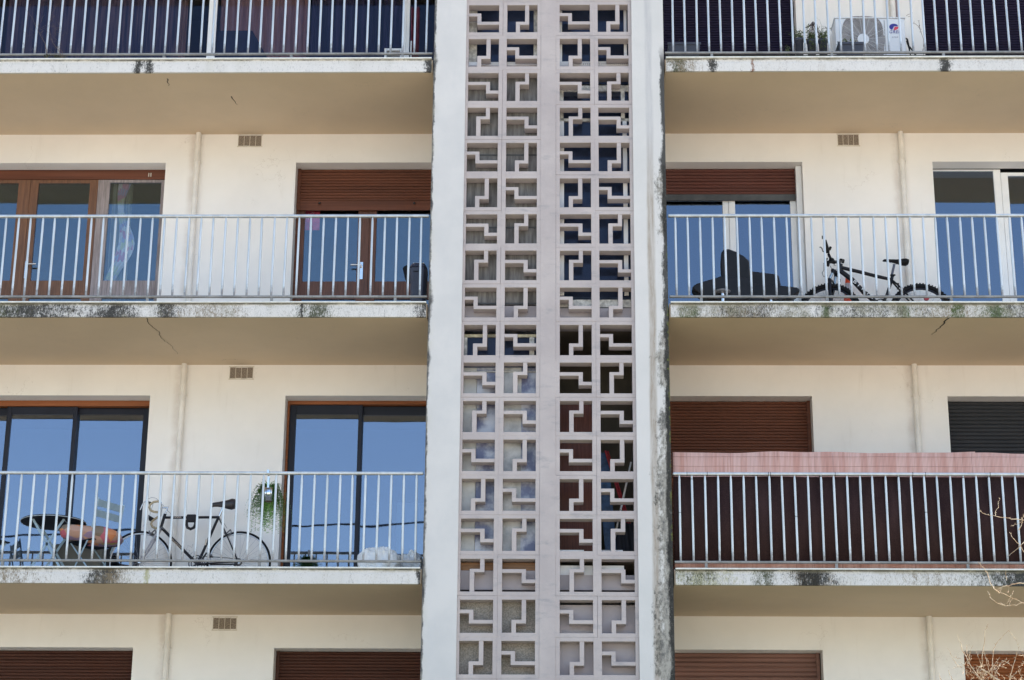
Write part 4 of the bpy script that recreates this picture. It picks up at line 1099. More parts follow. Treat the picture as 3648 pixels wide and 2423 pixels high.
# ================================================================== WASTE BIN, middle left
zB = SOF['B']+.16
t = thing('waste_bin', 'tall dark grey waste bin with a curved handle in the corner against the left pilaster', 'waste bin')
def bz(px, py, Y=.62): return at(1400+px*160/1254, 900+py*160/1254, Y)
a, b_, c_ = bz(470, 395), bz(945, 395), bz(640, 262); M_bin = simple('bin_plastic', (.045, .052, .085), .42, .12, 3)
xl, xr, zr_ = a.x, b_.x, a.z
def tub(m, xl0, xr0, xl1, xr1, y0a, y1a, y0b, y1b, z0, z1, ch=.03):
    def ringp(x0, x1, y0, y1, z): return [(x0+ch, y0, z), (x1-ch, y0, z), (x1, y0+ch, z), (x1, y1-ch, z), (x1-ch, y1, z), (x0+ch, y1, z), (x0, y1-ch, z), (x0, y0+ch, z)]
    vs = ringp(xl0, xr0, y0a, y1a, z0)+ringp(xl1, xr1, y0b, y1b, z1)
    m.add(vs, [tuple(range(7, -1, -1)), tuple(range(8, 16))]+[(k, (k+1) % 8, 8+(k+1) % 8, 8+k) for k in range(8)])
m = MB(); tub(m, xl+.02, xr-.02, xl, xr, .64, .84, .62, .87, zB, zr_); m.build('body', M_bin, t, bevel=.006)
m = MB(); tub(m, xl-.008, xr+.004, xl+.02, xr-.03, .612, .875, .64, .85, zr_+.002, c_.z); m.build('lid', M_bin, t, bevel=.01)
hp = [bz(400, 385, .74), bz(310, 420, .74), bz(280, 480, .74), bz(310, 640, .74), bz(370, 790, .74), bz(400, 850, .74)]
m = MB(); m.prism([Vector((xl+.002, .70, zr_-.005))]+[Vector((p.x, .70, p.z)) for p in hp[:5]]+[Vector((xl+.012, .70, hp[4].z-.02))], (0, .10, 0)); m.build('handle', M_black, t)
MB().box(xl+.04, xr-.09, .610, .6115+.008, bz(640, 520).z-.004, bz(640, 520).z).build('seam', M_black, t)
MB().box(xl+.03, xl+.15, .66, .70, c_.z+.0005, c_.z+.006).build('label_strip', M_white, t)

# ================================================================== SWIVEL CHAIRS, middle right
def cz(px, py, Y): return at(2420+px*480/2361, 840+py*480/2361, Y)
M_vinyl = simple('black_vinyl', (.007, .006, .008), .42, .4, 8, spec=.35, bump=.5, bscale=9)
def swivel(label, Y0, Y1, seat_pts, back_pts, arm_pts, disc_px, Yd):
    t = thing('swivel_chair', label, 'chair', 'black swivel chairs on the middle right balcony')
    P = [cz(x, y, Y0) for x, y in seat_pts]; m = MB(); m.prism(P, (0, Y1-Y0, 0)); o = m.build('seat', M_vinyl, t, bevel=.012)
    P = [cz(x, y, Y0+.10) for x, y in back_pts]; m = MB(); m.prism(P, (0, .10, 0)); m.build('backrest', M_vinyl, t, bevel=.015)
    if arm_pts: P = [cz(x, y, Y0+.02) for x, y in arm_pts]; MB().prism(P, (0, .07, 0)).build('armrest', M_vinyl, t, bevel=.02)
    d = cz(*disc_px, Yd)
    MB().lathe((d.x, Yd, d.z), [(0, -.012), (.06, -.014), (.085, -.004), (.085, 0), (0, .0)], 24).build('swivel_plate', simple('pressed_steel', (.42, .41, .43), .5, .2, 12, metal=.5), t)
    MB().tube([(d.x, Yd, zB+.02), (d.x, Yd, d.z-.012)], .022, 16).build('column', M_steel, t)
    m = MB()
    for k in range(5):
        a = k*2*PI/5+.3; m.tube([(d.x, Yd, zB+.06), (d.x+.26*math.cos(a), Yd+.26*math.sin(a), zB+.03)], [.022, .012], 8)
    m.build('base', M_black, t)
swivel('black swivel chair with a tall backrest, nearer the right pilaster', .45, .63,
       [(225, 895), (300, 838), (430, 795), (620, 742), (740, 700), (1250, 740), (1300, 900), (1250, 1100), (1060, 1135), (700, 1140), (500, 1080), (360, 1015), (255, 935)],
       [(742, 700), (728, 480), (740, 290), (775, 232), (870, 226), (1000, 275), (1130, 350), (1225, 430), (1245, 780), (742, 800)], None, (755, 975), .43)
swivel('black swivel chair with a low backrest, next to the mountain bicycle wheel', .75, .95,
       [(1000, 900), (1300, 830), (1780, 868), (2060, 900), (2110, 930), (2110, 975), (1960, 1080), (1740, 1160), (1010, 1170), (1000, 1000)],
       [(1225, 600), (1290, 618), (1470, 640), (1700, 668), (1745, 690), (1765, 780), (1785, 880), (1500, 960), (1225, 940)], [(1020, 1100), (1250, 1000), (1460, 840), (1500, 870), (1320, 1040), (1100, 1150)], (1600, 1090), .74)

# ================================================================== BICYCLES
YB = 1.36
def wheel(parent, c, yaw, R0, tr, tyre_m, rim_m, spokes, rimr=.010, knobs=0, hub=.02):
    ax = Vector((-math.sin(yaw), math.cos(yaw), 0)); u = Vector((math.cos(yaw), math.sin(yaw), 0)); c = Vector(c)
    m = MB(); m.ring(c, ax, R0-tr, tr, 72, 10)
    if knobs:
        for i in range(knobs):
            a = 2*PI*i/knobs; d = u*math.cos(a)+Vector((0, 0, 1))*math.sin(a); tg = u*-math.sin(a)+Vector((0, 0, 1))*math.cos(a)
            for s_ in (-1, 1): m.obox(c+d*(R0-.001)+ax*s_*tr*.45, tg, ax, d, .0075, tr*.32, .005)
    w_ = m.build('wheel', tyre_m, parent)
    m = MB(); m.ring(c, ax, R0-tr*2-rimr*.6, rimr, 72, 8, ry=rimr*1.1); m.build('rim', rim_m, w_)
    m = MB(); ri = R0-tr*2-rimr
    for i in range(spokes):
        a = 2*PI*i/spokes; off = (.35 if i % 2 else -.35); s_ = 1 if (i//2) % 2 else -1
        d = u*math.cos(a)+Vector((0, 0, 1))*math.sin(a); e = u*math.cos(a+off*3)+Vector((0, 0, 1))*math.sin(a+off*3)
        m.tube([c+e*hub+ax*.025*s_, c+d*ri], .0011, 4, cap=False)
    m.build('spokes', simple('spoke_steel', (.35, .35, .37), .35, .1, 10, metal=.7), w_)
    MB().tube([c-ax*.045, c+ax*.045], hub*.8, 12).build('hub', M_steel, w_)
    return w_
# mountain bicycle
def bm(px, py, Y=YB): return at(2820+px*600/2361, 820+py*600/2361, Y)
mt = thing('mountain_bicycle', 'black mountain bicycle with knobbly tyres leaning on the wall of the middle right balcony', 'bicycle')
rc = Vector((5.335, YB, zB+.352)); fcn = Vector((4.325, YB, zB+.352))
wheel(mt, rc, 0, .352, .026, M_tyre, M_blk, 28, .012, 64)
wheel(mt, fcn, R(-14), .352, .026, M_tyre, M_blk, 28, .012, 64)
bb_ = bm(1255, 1075); m = MB()
htop, hbot = bm(690, 490), bm(668, 590); sc_ = bm(1405, 695)
m.tube([htop+Vector((.0, 0, .01)), hbot], .024, 12)
m.tube([bm(695, 525), bm(950, 585), bm(1160, 640), sc_], [.021, .020, .020, .018], 12)
m.tube([bm(690, 575), bm(860, 705), bm(1010, 870), bb_], [.026, .027, .027, .027], 12)
m.tube([bm(1412, 640), sc_, bm(1340, 900), bb_], .0175, 12)
for s_ in (-1, 1):
    m.tube([sc_+Vector((0, .02*s_, -.01)), bm(1520, 820)+Vector((0, .04*s_, 0)), rc+Vector((0, .062*s_, .01))], .010, 8)
    m.tube([bb_+Vector((0, .03*s_, 0)), rc+Vector((0, .062*s_, 0))], .011, 8)
m.tube([bm(1405, 730), bm(1500, 750), bm(1500, 800), bm(1480, 830)], .007, 6)
fr_ = m.build('frame', M_bikeF, mt)
m = MB(); m.tube([bm(1440, 480), bm(1405, 640)], .014, 12); m.build('seat_post', simple('grey_post', (.10, .10, .13), .3, .1, 10), mt)
MB().ring(bm(1412, 640), (bm(1440, 480)-bm(1405, 640)), .018, .006, 16, 8).box(bm(1380, 640).x, bm(1450, 640).x, YB-.03, YB-.02, bm(1400, 650).z, bm(1400, 632).z).build('seat_clamp', M_black, mt)
def saddle(parent, pts_top, drop, m_, yc, w0=.016, w1=.070):
    """pts_top from nose to tail; a padded shell tapering to the nose"""
    b = MB(); b.smooth = True; n = len(pts_top); vs = []; fs = []; K = 12
    for i, p in enumerate(pts_top):
        f = i/(n-1); w_ = w0+(w1-w0)*(max(0, f-.25)/.75)**1.5
        if i == n-1: w_ *= .8
        for k in range(K):
            a = 2*PI*k/K; zz = math.sin(a)
            vs.append((p.x, yc+w_*math.cos(a), p.z-drop[i]/2+(drop[i]/2)*zz))
    for i in range(n-1):
        for k in range(K): fs.append((i*K+k, (i+1)*K+k, (i+1)*K+(k+1) % K, i*K+(k+1) % K))
    fs.append(tuple(range(K))); fs.append(tuple((n-1)*K+k for k in range(K-1, -1, -1)))
    b.add(vs, fs); return b.build('saddle', m_, parent)
sd = saddle(mt, [bm(1276, 424), bm(1300, 408), bm(1370, 408), bm(1460, 412), bm(1540, 404), bm(1600, 400), bm(1635, 418)], [.012, .03, .035, .05, .078, .085, .05], M_black, YB)
MB().tube([bm(1365, 450), bm(1420, 480), bm(1500, 478), bm(1560, 470)], .0035, 6).build('saddle_rail', M_steel, sd)
# fork, turned a little towards the wall
m = MB(); cr_ = bm(590, 592)
fa = fcn
for s_, sh_ in ((-1, -.045), (1, .045)):
    off = Vector((-.012*s_, sh_, 0))
    top = bm(572, 600) if s_ < 0 else bm(628, 612); low = bm(527, 705) if s_ < 0 else bm(605, 760)
    top = Vector((top.x, YB+sh_, top.z)); low = Vector((low.x, YB+sh_, low.z))
    m.cur = 1; m.tube([top, low], .0145, 12)
    m.cur = 0; m.tube([low+(top-low)*.05, low, low.lerp(fa+off, .5), fa+off], [.019, .021, .019, .015], 12)
    m.tube([top+Vector((0, 0, .012)), top-Vector((0, 0, .02))], .021, 12)
m.tube([Vector((bm(565, 580).x, YB-.045, bm(565, 580).z)), cr_+Vector((.01, 0, .01)), Vector((bm(632, 600).x, YB+.045, bm(632, 600).z))], .020, 10)
m.tube([cr_, hbot], .018, 10)
m.tube([bm(555, 720), bm(570, 700)+Vector((0, .03, .01)), bm(590, 750)], .010, 8)
m.build('fork', [M_bikeF, simple('blue_grey_stanchion', (.36, .45, .55), .25, .05, 10, metal=.5)], mt)
# bars: run from near the camera back to the wall
m = MB(); g1_, g2_ = bm(478, 135, 1.03), bm(700, 425, 1.60)
mid = bm(610, 445, YB); stem0 = bm(685, 470)
m.tube([stem0, mid], .018, 10); m.tube([bm(520, 340, 1.10), bm(565, 440, 1.26), mid, bm(690, 440, 1.50)], .0155, 10)
m.build('handlebar', M_bikeF, mt)
MB().tube([g1_, bm(497, 240, 1.06), bm(512, 320, 1.09)], [.008, .019, .020], 10).tube([bm(690, 420, 1.5), bm(722, 425, 1.55), bm(715, 455, 1.57)], .019, 8).build('grip', M_black, mt)
m = MB(); m.tube([bm(393, 238, 1.05), bm(410, 240, 1.05), bm(428, 262, 1.06), bm(438, 298, 1.07), bm(500, 320, 1.08)], .006, 6)
m.tube([bm(548, 235, 1.1), bm(535, 270, 1.1), bm(508, 290, 1.1)], [.014, .014, .010], 8); m.tube([bm(430, 80, 1.05), bm(432, 125, 1.05)], .006, 6); m.build('brake_lever', M_black, mt)
m = MB(); m.ring(bm(560, 425, 1.22), (0.2, 1, .1), .022, .010, 20, 8); m.tube([bm(500, 500, 1.2), bm(515, 450, 1.2), bm(560, 440, 1.2), bm(600, 450, 1.22)], .022, 8); m.tube([bm(500, 390, 1.2), bm(490, 430, 1.2), bm(505, 505, 1.2)], .007, 6)
m.build('light_bracket', M_black, mt)
m = MB(); m.tube([bm(500, 500, 1.1), bm(448, 460, 1.1), bm(452, 560, 1.1), bm(428, 600, 1.1), bm(450, 655, 1.2), bm(505, 640, YB)], .0028, 5)
m.tube([bm(540, 500, 1.2), bm(565, 550, 1.3), bm(640, 560, YB)], .003, 5); m.tube([bm(505, 375, 1.2), bm(520, 370, 1.2), bm(545, 390, 1.2)], .003, 5); m.tube([bm(655, 660), bm(690, 700), bm(675, 740)], .003, 5); m.build('brake_cable', M_black, mt)
MB().tube([bm(630, 480, 1.3), bm(600, 490, 1.25)], .011, 8).build('bell', M_white, mt)
d_ = (bb_-bm(690, 575)).normalized(); ox = bm(848, 720, YB); ox = Vector((ox.x, YB-.0285, ox.z-.012))
text('lettering', 'BTWIN', M_white, fr_, ox, d_, (-d_.z, 0, d_.x), .075, .0006, 0, 1.35)
cr2 = bm(1880, 975); MB().tube([(cr2.x, YB-.07, cr2.z), (cr2.x, YB-.04, cr2.z)], .030, 16).build('rear_reflector', M_red, mt)
m = MB(); m.ring(bb_-Vector((0, .04, 0)), (0, 1, 0), .075, .006, 36, 6); m.tube([bb_-Vector((0, .06, 0)), bb_-Vector((-.10, .06, .12))], .010, 8); m.tube([bb_+Vector((0, -.04, .07)), rc+Vector((0, -.05, .04))], .004, 5); m.tube([bb_+Vector((0, -.04, -.07)), rc+Vector((0, -.05, -.05))], .004, 5)
m.build('crank', M_black, mt)
# tyre lettering
def ringtext(s, c, rad, a_mid, step, size, parent, y, m_):
    n = len(s)
    for i, ch in enumerate(s):
        if ch == ' ': continue
        a = a_mid-(i-(n-1)/2)*step; p = Vector((c.x+rad*math.cos(a), y, c.z+rad*math.sin(a)))
        text('lettering', ch, m_, parent, p, (math.sin(a), 0, -math.cos(a)), (math.cos(a), 0, math.sin(a)), size, .0004)
# traffic cone behind
t = thing('traffic_cone', 'orange traffic cone with a pale band behind the front wheel of the mountain bicycle', 'traffic cone')
cc = bm(790, 900, 1.50); hC = bm(780, 640, 1.50).z-zB
M_or = simple('cone_orange', (.80, .09, .03), .5, .1, 6)
m = MB(); zz = [(0, 0), (.05, 0)]
b1, b2 = bm(780, 930, 1.50).z-zB, bm(780, 760, 1.50).z-zB
rr = lambda z: .115-(.115-.018)*(z/hC)
m.cur = 0; m.lathe((cc.x, 1.48, zB), [(rr(.03), .03), (rr(b1), b1)], 28); m.cur = 1; m.lathe((cc.x, 1.48, zB), [(rr(b1)+.0005, b1), (rr(b2)+.0005, b2)], 28); m.cur = 0; m.lathe((cc.x, 1.48, zB), [(rr(b2), b2), (rr(hC), hC), (0, hC)], 28)
m.build('body', [M_or, simple('pale_band', (.50, .46, .50), .4, .1, 10)], t)
MB().box(cc.x-.12, cc.x+.12, 1.37, 1.60, zB, zB+.03).build('base', M_or, t, bevel=.008)

# road bicycle
zCf = SOF['C']+.16
def br(px, py, Y=YB): return at(420+px*600/2361, 1740+py*600/2361, Y)
rb_ = thing('road_bicycle', 'old black road bicycle with tan drop handlebars on the lower left balcony', 'bicycle')
rc = Vector((-2.047, YB, zCf+.345)); fcn = Vector((-3.105, YB, zCf+.345))
M_rimw = simple('silver_rim', (.62, .64, .68), .3, .05, 10, metal=.4)
wheel(rb_, rc, 0, .345, .0125, M_tyre, M_rimw, 32, .009, 0, .018)
wheel(rb_, fcn, R(4), .345, .0125, M_tyre, M_rimw, 32, .009, 0, .018)
bb_ = br(1115, 1065); seat = br(1415, 405); ht, hb = br(662, 360), br(600, 560)
m = MB(); m.tube([ht, hb], .0165, 12); m.tube([br(668, 410), seat], .0145, 12); m.tube([hb+Vector((.005, 0, .01)), bb_], .0160, 12); m.tube([seat+Vector((.0, 0, .01)), bb_], .0150, 12)
for s_ in (-1, 1):
    m.tube([seat+Vector((0, .014*s_, -.005)), br(1520, 640)+Vector((0, .03*s_, 0)), rc+Vector((0, .055*s_, 0))], .0065, 8)
    m.tube([bb_+Vector((0, .02*s_, 0)), rc+Vector((0, .055*s_, 0))], .008, 8)
fr_ = m.build('frame', M_bikeF, rb_)
m = MB()
for s_ in (-1, 1): m.tube([hb+Vector((0, .02*s_, -.01)), br(525, 690)+Vector((0, .04*s_, 0)), br(440, 830)+Vector((0, .045*s_, 0)), fcn+Vector((0, .045*s_, 0))], [.012, .011, .009, .007], 8)
m.build('fork', simple('grey_fork', (.40, .38, .40), .35, .1, 10, metal=.3), rb_)
m = MB(); m.tube([ht, br(675, 335), br(705, 265), br(612, 272)], .011, 8); m.build('stem', M_steel, rb_)
m = MB(); m.tube([seat, br(1470, 275)], .0125, 10); m.build('seat_post', M_steel, rb_)
saddle(rb_, [br(1322, 205), br(1345, 198), br(1400, 190), br(1470, 178), br(1540, 162), br(1600, 142), br(1646, 150)], [.05, .05, .055, .07, .10, .125, .11], simple('worn_black_leather', (.022, .018, .02), .4, .3, 8), YB, .016, .062)
def drop(Y, pts, r=.0125): return MB().tube([br(x, y, Y) for x, y in pts], r, 10).build('bar_tape', M_tan, rb_)
drop(1.16, ((595, 195), (560, 182), (500, 192), (455, 225), (440, 265), (460, 310), (510, 330), (580, 335)))
drop(1.52, ((590, 385), (560, 400), (520, 430), (480, 460), (465, 500), (485, 540), (530, 560), (575, 555)))
m = MB(); m.tube([br(600, 200, 1.16), br(612, 272, 1.34), br(600, 380, 1.52)], .0125, 10); m.build('handlebar', M_steel, rb_)
m = MB(); m.prism([br(430, 180, 1.16), br(480, 195, 1.16), br(450, 240, 1.16), br(432, 225, 1.16)], (0, .03, 0)); m.build('brake_hood', M_black, rb_); m = MB(); m.prism([br(425, 370, 1.52), br(510, 420, 1.52), br(470, 465, 1.52), br(430, 445, 1.52)], (0, .03, 0)); m.build('brake_hood', M_black, rb_)
m = MB(); m.tube([br(400, 182, 1.16), br(365, 195, 1.16), br(340, 240, 1.16), br(312, 303, 1.16)], [.009, .008, .007, .005], 8); m.tube([br(425, 395, 1.52), br(405, 440, 1.52), br(380, 500, 1.52), br(350, 540, 1.52)], [.009, .008, .007, .005], 8); m.build('brake_lever', M_rimw, rb_)
m = MB(); m.tube([br(430, 145, 1.16), br(480, 125, 1.2), br(540, 140, 1.25), br(600, 200, 1.3), br(660, 270, YB), br(740, 355, YB-.03)], .0022, 5); m.tube([br(500, 195, 1.2), br(470, 300, 1.3), br(440, 400, 1.5)], .002, 5); m.tube([br(1430, 420), br(1480, 480), br(1530, 560)], .0025, 5)
m.tube([br(1050, 780, 1.5), br(1040, 830, 1.5), br(980, 800, 1.5), br(960, 860, 1.5), br(1010, 870, 1.5), br(985, 910, 1.5), br(1010, 930, 1.5), br(1045, 900, 1.5)], .0018, 4); m.build('brake_cable', simple('grey_cable', (.20, .20, .22), .5, .1, 10), rb_)
m = MB()
for (c0_, w0_) in ((br(490, 620), .035), (br(1545, 620), .035)):
    m.ring(c0_-Vector((0, .02, 0)), (0, 1, 0), w0_, .007, 16, 6, a0=.2, a1=PI*1.4); m.tube([c0_+Vector((-.03, -.02, -.03)), c0_+Vector((.03, -.02, .03))], .008, 6)
m.tube([br(610, 560)+Vector((0, -.03, 0)), br(670, 590)+Vector((0, -.05, 0))], [.012, .006], 6); m.build('brake_caliper', simple('dull_metal', (.16, .16, .17), .4, .2, 20, metal=.5), rb_)
d_ = (bb_-hb).normalized(); ox = br(745, 705); text('lettering', 'PEUGEOT', simple('cream_letter', (.66, .52, .38), .6, .1, 10), fr_, Vector((ox.x-.01, YB-.0175, ox.z-.006)), d_, (-d_.z, 0, d_.x), .034, .0006, 0, 1.15)
m = MB()
for k in range(5): c0_ = br(785+k*24, 408); m.obox((c0_.x, YB-.0146, c0_.z), Vector((.7, 0, -.5)).normalized(), Vector((0, 1, 0)), Vector((.5, 0, .7)).normalized(), .010, .0008, .003)
m.build('frame_decal', simple('decal', (.60, .50, .42), .6, .1, 10), fr_)
m = MB(); a_, b2 = br(1250, 715), br(1232, 800); m.tube([a_-Vector((0, .0, 0)), b2], .0158, 12); m.build('frame_band', simple('band', (.62, .52, .42), .6, .1, 10), fr_)
m = MB(); m.ring(bb_-Vector((0, .04, 0)), (0, 1, 0), .085, .006, 40, 6); m.ring(bb_-Vector((0, .04, 0)), (0, 1, 0), .06, .006, 40, 6)
for k in range(5): a = k*2*PI/5; m.tube([bb_-Vector((0, .04, 0)), bb_+Vector((.08*math.cos(a), -.04, .08*math.sin(a)))], .007, 6)
m.tube([bb_+Vector((0, -.06, 0)), br(1020, 1110)+Vector((0, -.06, -.1))], .009, 8); m.tube([bb_+Vector((0, .06, 0)), bb_+Vector((.08, .06, .14))], .009, 8)
m.box(br(1290, 955).x, br(1350, 955).x, YB-.13, YB-.05, br(1290, 985).z, br(1290, 975).z); m.ring(br(1320, 970)-Vector((0, .08, 0)), (0, 1, 0), .014, .004, 16, 6)
m.build('crank', simple('dark_steel', (.05, .05, .06), .35, .2, 20, metal=.5), rb_)
m = MB(); m.tube([bb_+Vector((0, -.04, .085)), rc+Vector((0, -.04, .035))], .0042, 5); m.tube([bb_+Vector((0, -.04, -.085)), rc+Vector((0, -.04, -.07))], .0042, 5); m.ring(rc-Vector((0, .04, 0)), (0, 1, 0), .035, .008, 24, 6); m.tube([rc-Vector((0, .05, 0)), br(1690, 1030)-Vector((0, .05, 0)), br(1640, 1100)-Vector((0, .05, 0))], .014, 6)
m.build('chain', simple('chain_steel', (.05, .045, .045), .5, .2, 40, metal=.4), rb_)
lk = thing('cable_lock', 'black padded cable lock looped over the crossbar of the road bicycle', 'bicycle lock')
a_, b2 = br(962, 362, YB-.02), br(1092, 468, YB-.02)
m = MB(); m.box(a_.x, b2.x, YB-.03, YB+.03, b2.z, a_.z); m.build('sleeve', M_blkfab, lk, bevel=.015)
m = MB(); m.tube([br(x, y, YB-.02) for x, y in ((968, 440), (962, 500), (975, 550), (1020, 570), (1065, 550), (1088, 500), (1085, 440))], [.016]*7, 8); m.build('loop', M_blkfab, lk)

# ================================================================== LOWER LEFT: table, chairs, cushion, fern, sacks
def bt(px, py, Y): return at(px*520/2361, 1740+py*520/2361, Y)
M_leg = simple('pale_blue_metal', (.33, .46, .55), .4, .08, 12)
M_slat = simple('grey_blue_slat', (.26, .35, .40), .5, .1, 12)
M_navy2 = simple('dark_blue_lacquer', (.012, .015, .024), .6, .2, 8, spec=.15)
tb = thing('bistro_table', 'round dark bistro table on crossed pale blue folding legs', 'table')
tc = Vector((-3.985, 1.07, 6.65)); 
MB().lathe((tc.x, tc.y, tc.z), [(0, 0), (.325, 0), (.338, .004), (.340, .016), (.334, .020), (0, .020)], 56).build('tabletop', M_navy2, tb)
m = MB(); m.ring((tc.x, tc.y, tc.z+.006), (0, 0, 1), .341, .004, 56, 6); m.build('rim', simple('pale_rim', (.45, .52, .56), .4, .1, 12), tb)
zf = zCf
for (x0_, y0_, x1_, y1_) in ((-.17, -.20, .27, -.20), (.16, -.20, -.26, -.20), (-.17, .20, .27, .20), (.16, .20, -.26, .20)):
    a_ = Vector((tc.x+x0_, tc.y+y0_, tc.z)); b2 = Vector((tc.x+x1_, tc.y+y1_, zf)); d_ = (b2-a_)
    MB().obox((a_+b2)/2, d_.normalized(), Vector((0, 1, 0)), d_.normalized().cross(Vector((0, 1, 0))), d_.length/2, .004, .012).build('leg', M_leg, tb)
m = MB(); m.tube([(tc.x-.17, tc.y-.2, tc.z-.01), (tc.x-.17, tc.y+.2, tc.z-.01)], .006).tube([(tc.x+.16, tc.y-.2, tc.z-.01), (tc.x+.16, tc.y+.2, tc.z-.01)], .006).tube([(tc.x+.02, tc.y-.2, tc.z-.33), (tc.x+.02, tc.y+.2, tc.z-.33)], .006)
m.build('crossbar', M_leg, tb)
def folding_chair(label, c, yaw, H0=.45, back=.44):
    t = thing('folding_chair', label, 'chair', 'folding metal bistro chairs')
    t.location = c; t.rotation_euler = (0, 0, yaw)                      # faces local -x
    def put(name, mb, m_): o = mb.build(name, m_, None); o.parent = t; return o
    for s_ in (-1, 1):
        y = s_*.19
        m = MB(); a_, b2 = Vector((-.18, y, 0)), Vector((.20, y, H0+back)); d_ = (b2-a_).normalized()
        kp = [Vector((-.18, y, 0)), Vector((.12, y, H0+.06)), Vector((.20, y, H0+back))]
        m.tube(kp, .008, 8); put('leg', m, M_leg)
        m = MB(); m.tube([Vector((.24, y*.9, 0)), Vector((-.17, y*.9, H0))], .008, 8); put('leg', m, M_leg)
    m = MB()
    for i in range(7): m.box(-.20+i*.055, -.155+i*.055, -.20, .20, H0, H0+.012)
    put('seat', m, M_navy2)
    for k in (0, 1):
        m = MB(); zc_ = H0+back-.05-k*.105; xx = .20-.012-k*.022
        m.obox((xx, 0, zc_), Vector((0, 1, 0)), Vector((.98, 0, -.2)), Vector((.2, 0, .98)), .195, .005, .036); put('back_slat', m, M_slat)
    return t
folding_chair('folding chair with two grey-blue back slats, under the patterned cushion', (-3.51, .97, zf), R(-32))
folding_chair('folding chair with a dark seat at the left edge of the photo, beside the table', (-4.66, .85, zf), R(150))
# cushion
cm = NT('patchwork_mat'); cm.geo()
vo = cm.n('ShaderNodeTexVoronoi'); vo.inputs['Scale'].default_value = 8.5; cm.l(cm.pos, vo.inputs['Vector'])
cr = cm.n('ShaderNodeValToRGB'); cr.color_ramp.interpolation = 'CONSTANT'
for i, (p_, c_) in enumerate(((0, (.62, .24, .10)), (.22, (.30, .21, .30)), (.42, (.52, .13, .17)), (.60, (.50, .30, .22)), (.76, (.42, .32, .10)), (.88, (.22, .17, .12)))):
    e = cr.color_ramp.elements[i] if i < 2 else cr.color_ramp.elements.new(p_)
    e.position = p_; e.color = (*c_, 1)
sx = cm.n('ShaderNodeSeparateColor'); cm.l(vo.outputs['Color'], sx.inputs[0]); cm.l(sx.outputs[0], cr.inputs[0])
cm.set(Base_Color=cr.outputs[0], Roughness=.9); cm.bump(cm.noise(60, 4, .6), .3, .004)
def pillow(name, c, ax, ay, hx, hy, hz, m_, n=18, wr=.0, tilt=None, seed=1):
    rn = random.Random(seed); b = MB(); b.smooth = True; vs = []; fs = []
    az2 = ax.cross(ay).normalized(); ph = [rn.uniform(0, 6) for _ in range(6)]
    for sgn in (1, -1):
        base = len(vs)
        for i in range(n+1):
            for j in range(n+1):
                u, v = i/n*2-1, j/n*2-1
                h = (max(0, 1-u**4)*max(0, 1-v**4))**.45
                pinch = 1-.10*(abs(u*v))**1.5
                w_ = wr*(math.sin(u*5+ph[0]+v*2)+math.sin(v*7+ph[1])*.6+math.sin((u+v)*11+ph[2])*.4)
                vs.append(Vector(c)+ax*hx*u*(1-.10*(1-abs(v)**2)*0)*pinch+ay*hy*v*pinch+az2*sgn*(hz*h+w_*h))
        for i in range(n):
            for j in range(n):
                q = base+i*(n+1)+j; f = (q, q+n+1, q+n+2, q+1); fs.append(f if sgn > 0 else f[::-1])
    b.add(vs, fs); return b.build(name, m_)
cu = pillow('cushion', (-3.54, .93, zf+.535), Vector((.985, 0, -.10)).normalized(), Vector((0, 1, .05)).normalized(), .33, .23, .085, cm.mat, wr=.006)
tag(cu, 'plump patterned cushion in orange, mauve and pink lying on the folding chair', 'cushion')
# grey crate against the wall between table and chair
a_, b2 = bt(940, 935, 1.45), bt(1690, 935, 1.45)
cr_ = MB().box(a_.x, b2.x, 1.33, 1.60, zf, a_.z).build('storage_crate', simple('olive_grey_plastic', (.13, .13, .11), .7, .15, 4), bevel=.012)
tag(cr_, 'low olive grey crate standing against the window under the cushioned chair', 'crate')
# dark rolled umbrella leg next to the chair
a_ = bt(1760, 960, .85); 
o = MB().tube([(a_.x, .85, zf), (a_.x, .85, a_.z-.02), (a_.x+.02, .85, a_.z)], [.020, .018, .014], 8).build('stand_pole', M_black); tag(o, 'short black upright pole beside the cushioned folding chair', 'pole')
# fern in a metal pot hung from the rail
hp_ = thing('hanging_planter', 'shiny metal pot of green fern hooked over the lower left railing', 'hanging plant')
def bf(px, py, Y): return at(860+px*200/1206, 1640+py*200/1206, Y)
yf = .135; pt, pb = bf(590, 560, yf-.075), bf(590, 850, yf-.07)
px0 = bf(593, 560, yf).x
MB().lathe((px0, yf, pb.z), [(0, .006), (.044, .006), (.046, 0), (.058, pt.z-pb.z), (.053, pt.z-pb.z), (.05, pt.z-pb.z-.02), (0, pt.z-pb.z-.02)], 36).build('pot', simple('mirror_steel', (.78, .84, .92), .12, .03, 10, metal=1), hp_)
MB().lathe((px0, yf, pb.z), [(0, .003), (.040, .003), (.040, .0045), (0, .0045)], 24).build('pot_base', M_dry, hp_)
ztr = SOF['C']+1.153
MB().box(px0-.010, px0+.010, .0735, .0765, pt.z-.01, ztr+.010).box(px0-.010, px0+.010, .020, .0765, ztr+.0105, ztr+.0135).box(px0-.012, px0+.012, .0165, .0195, ztr-.02, ztr+.0135).build('hook', M_steel, hp_)
rn = random.Random(5); m = MB()
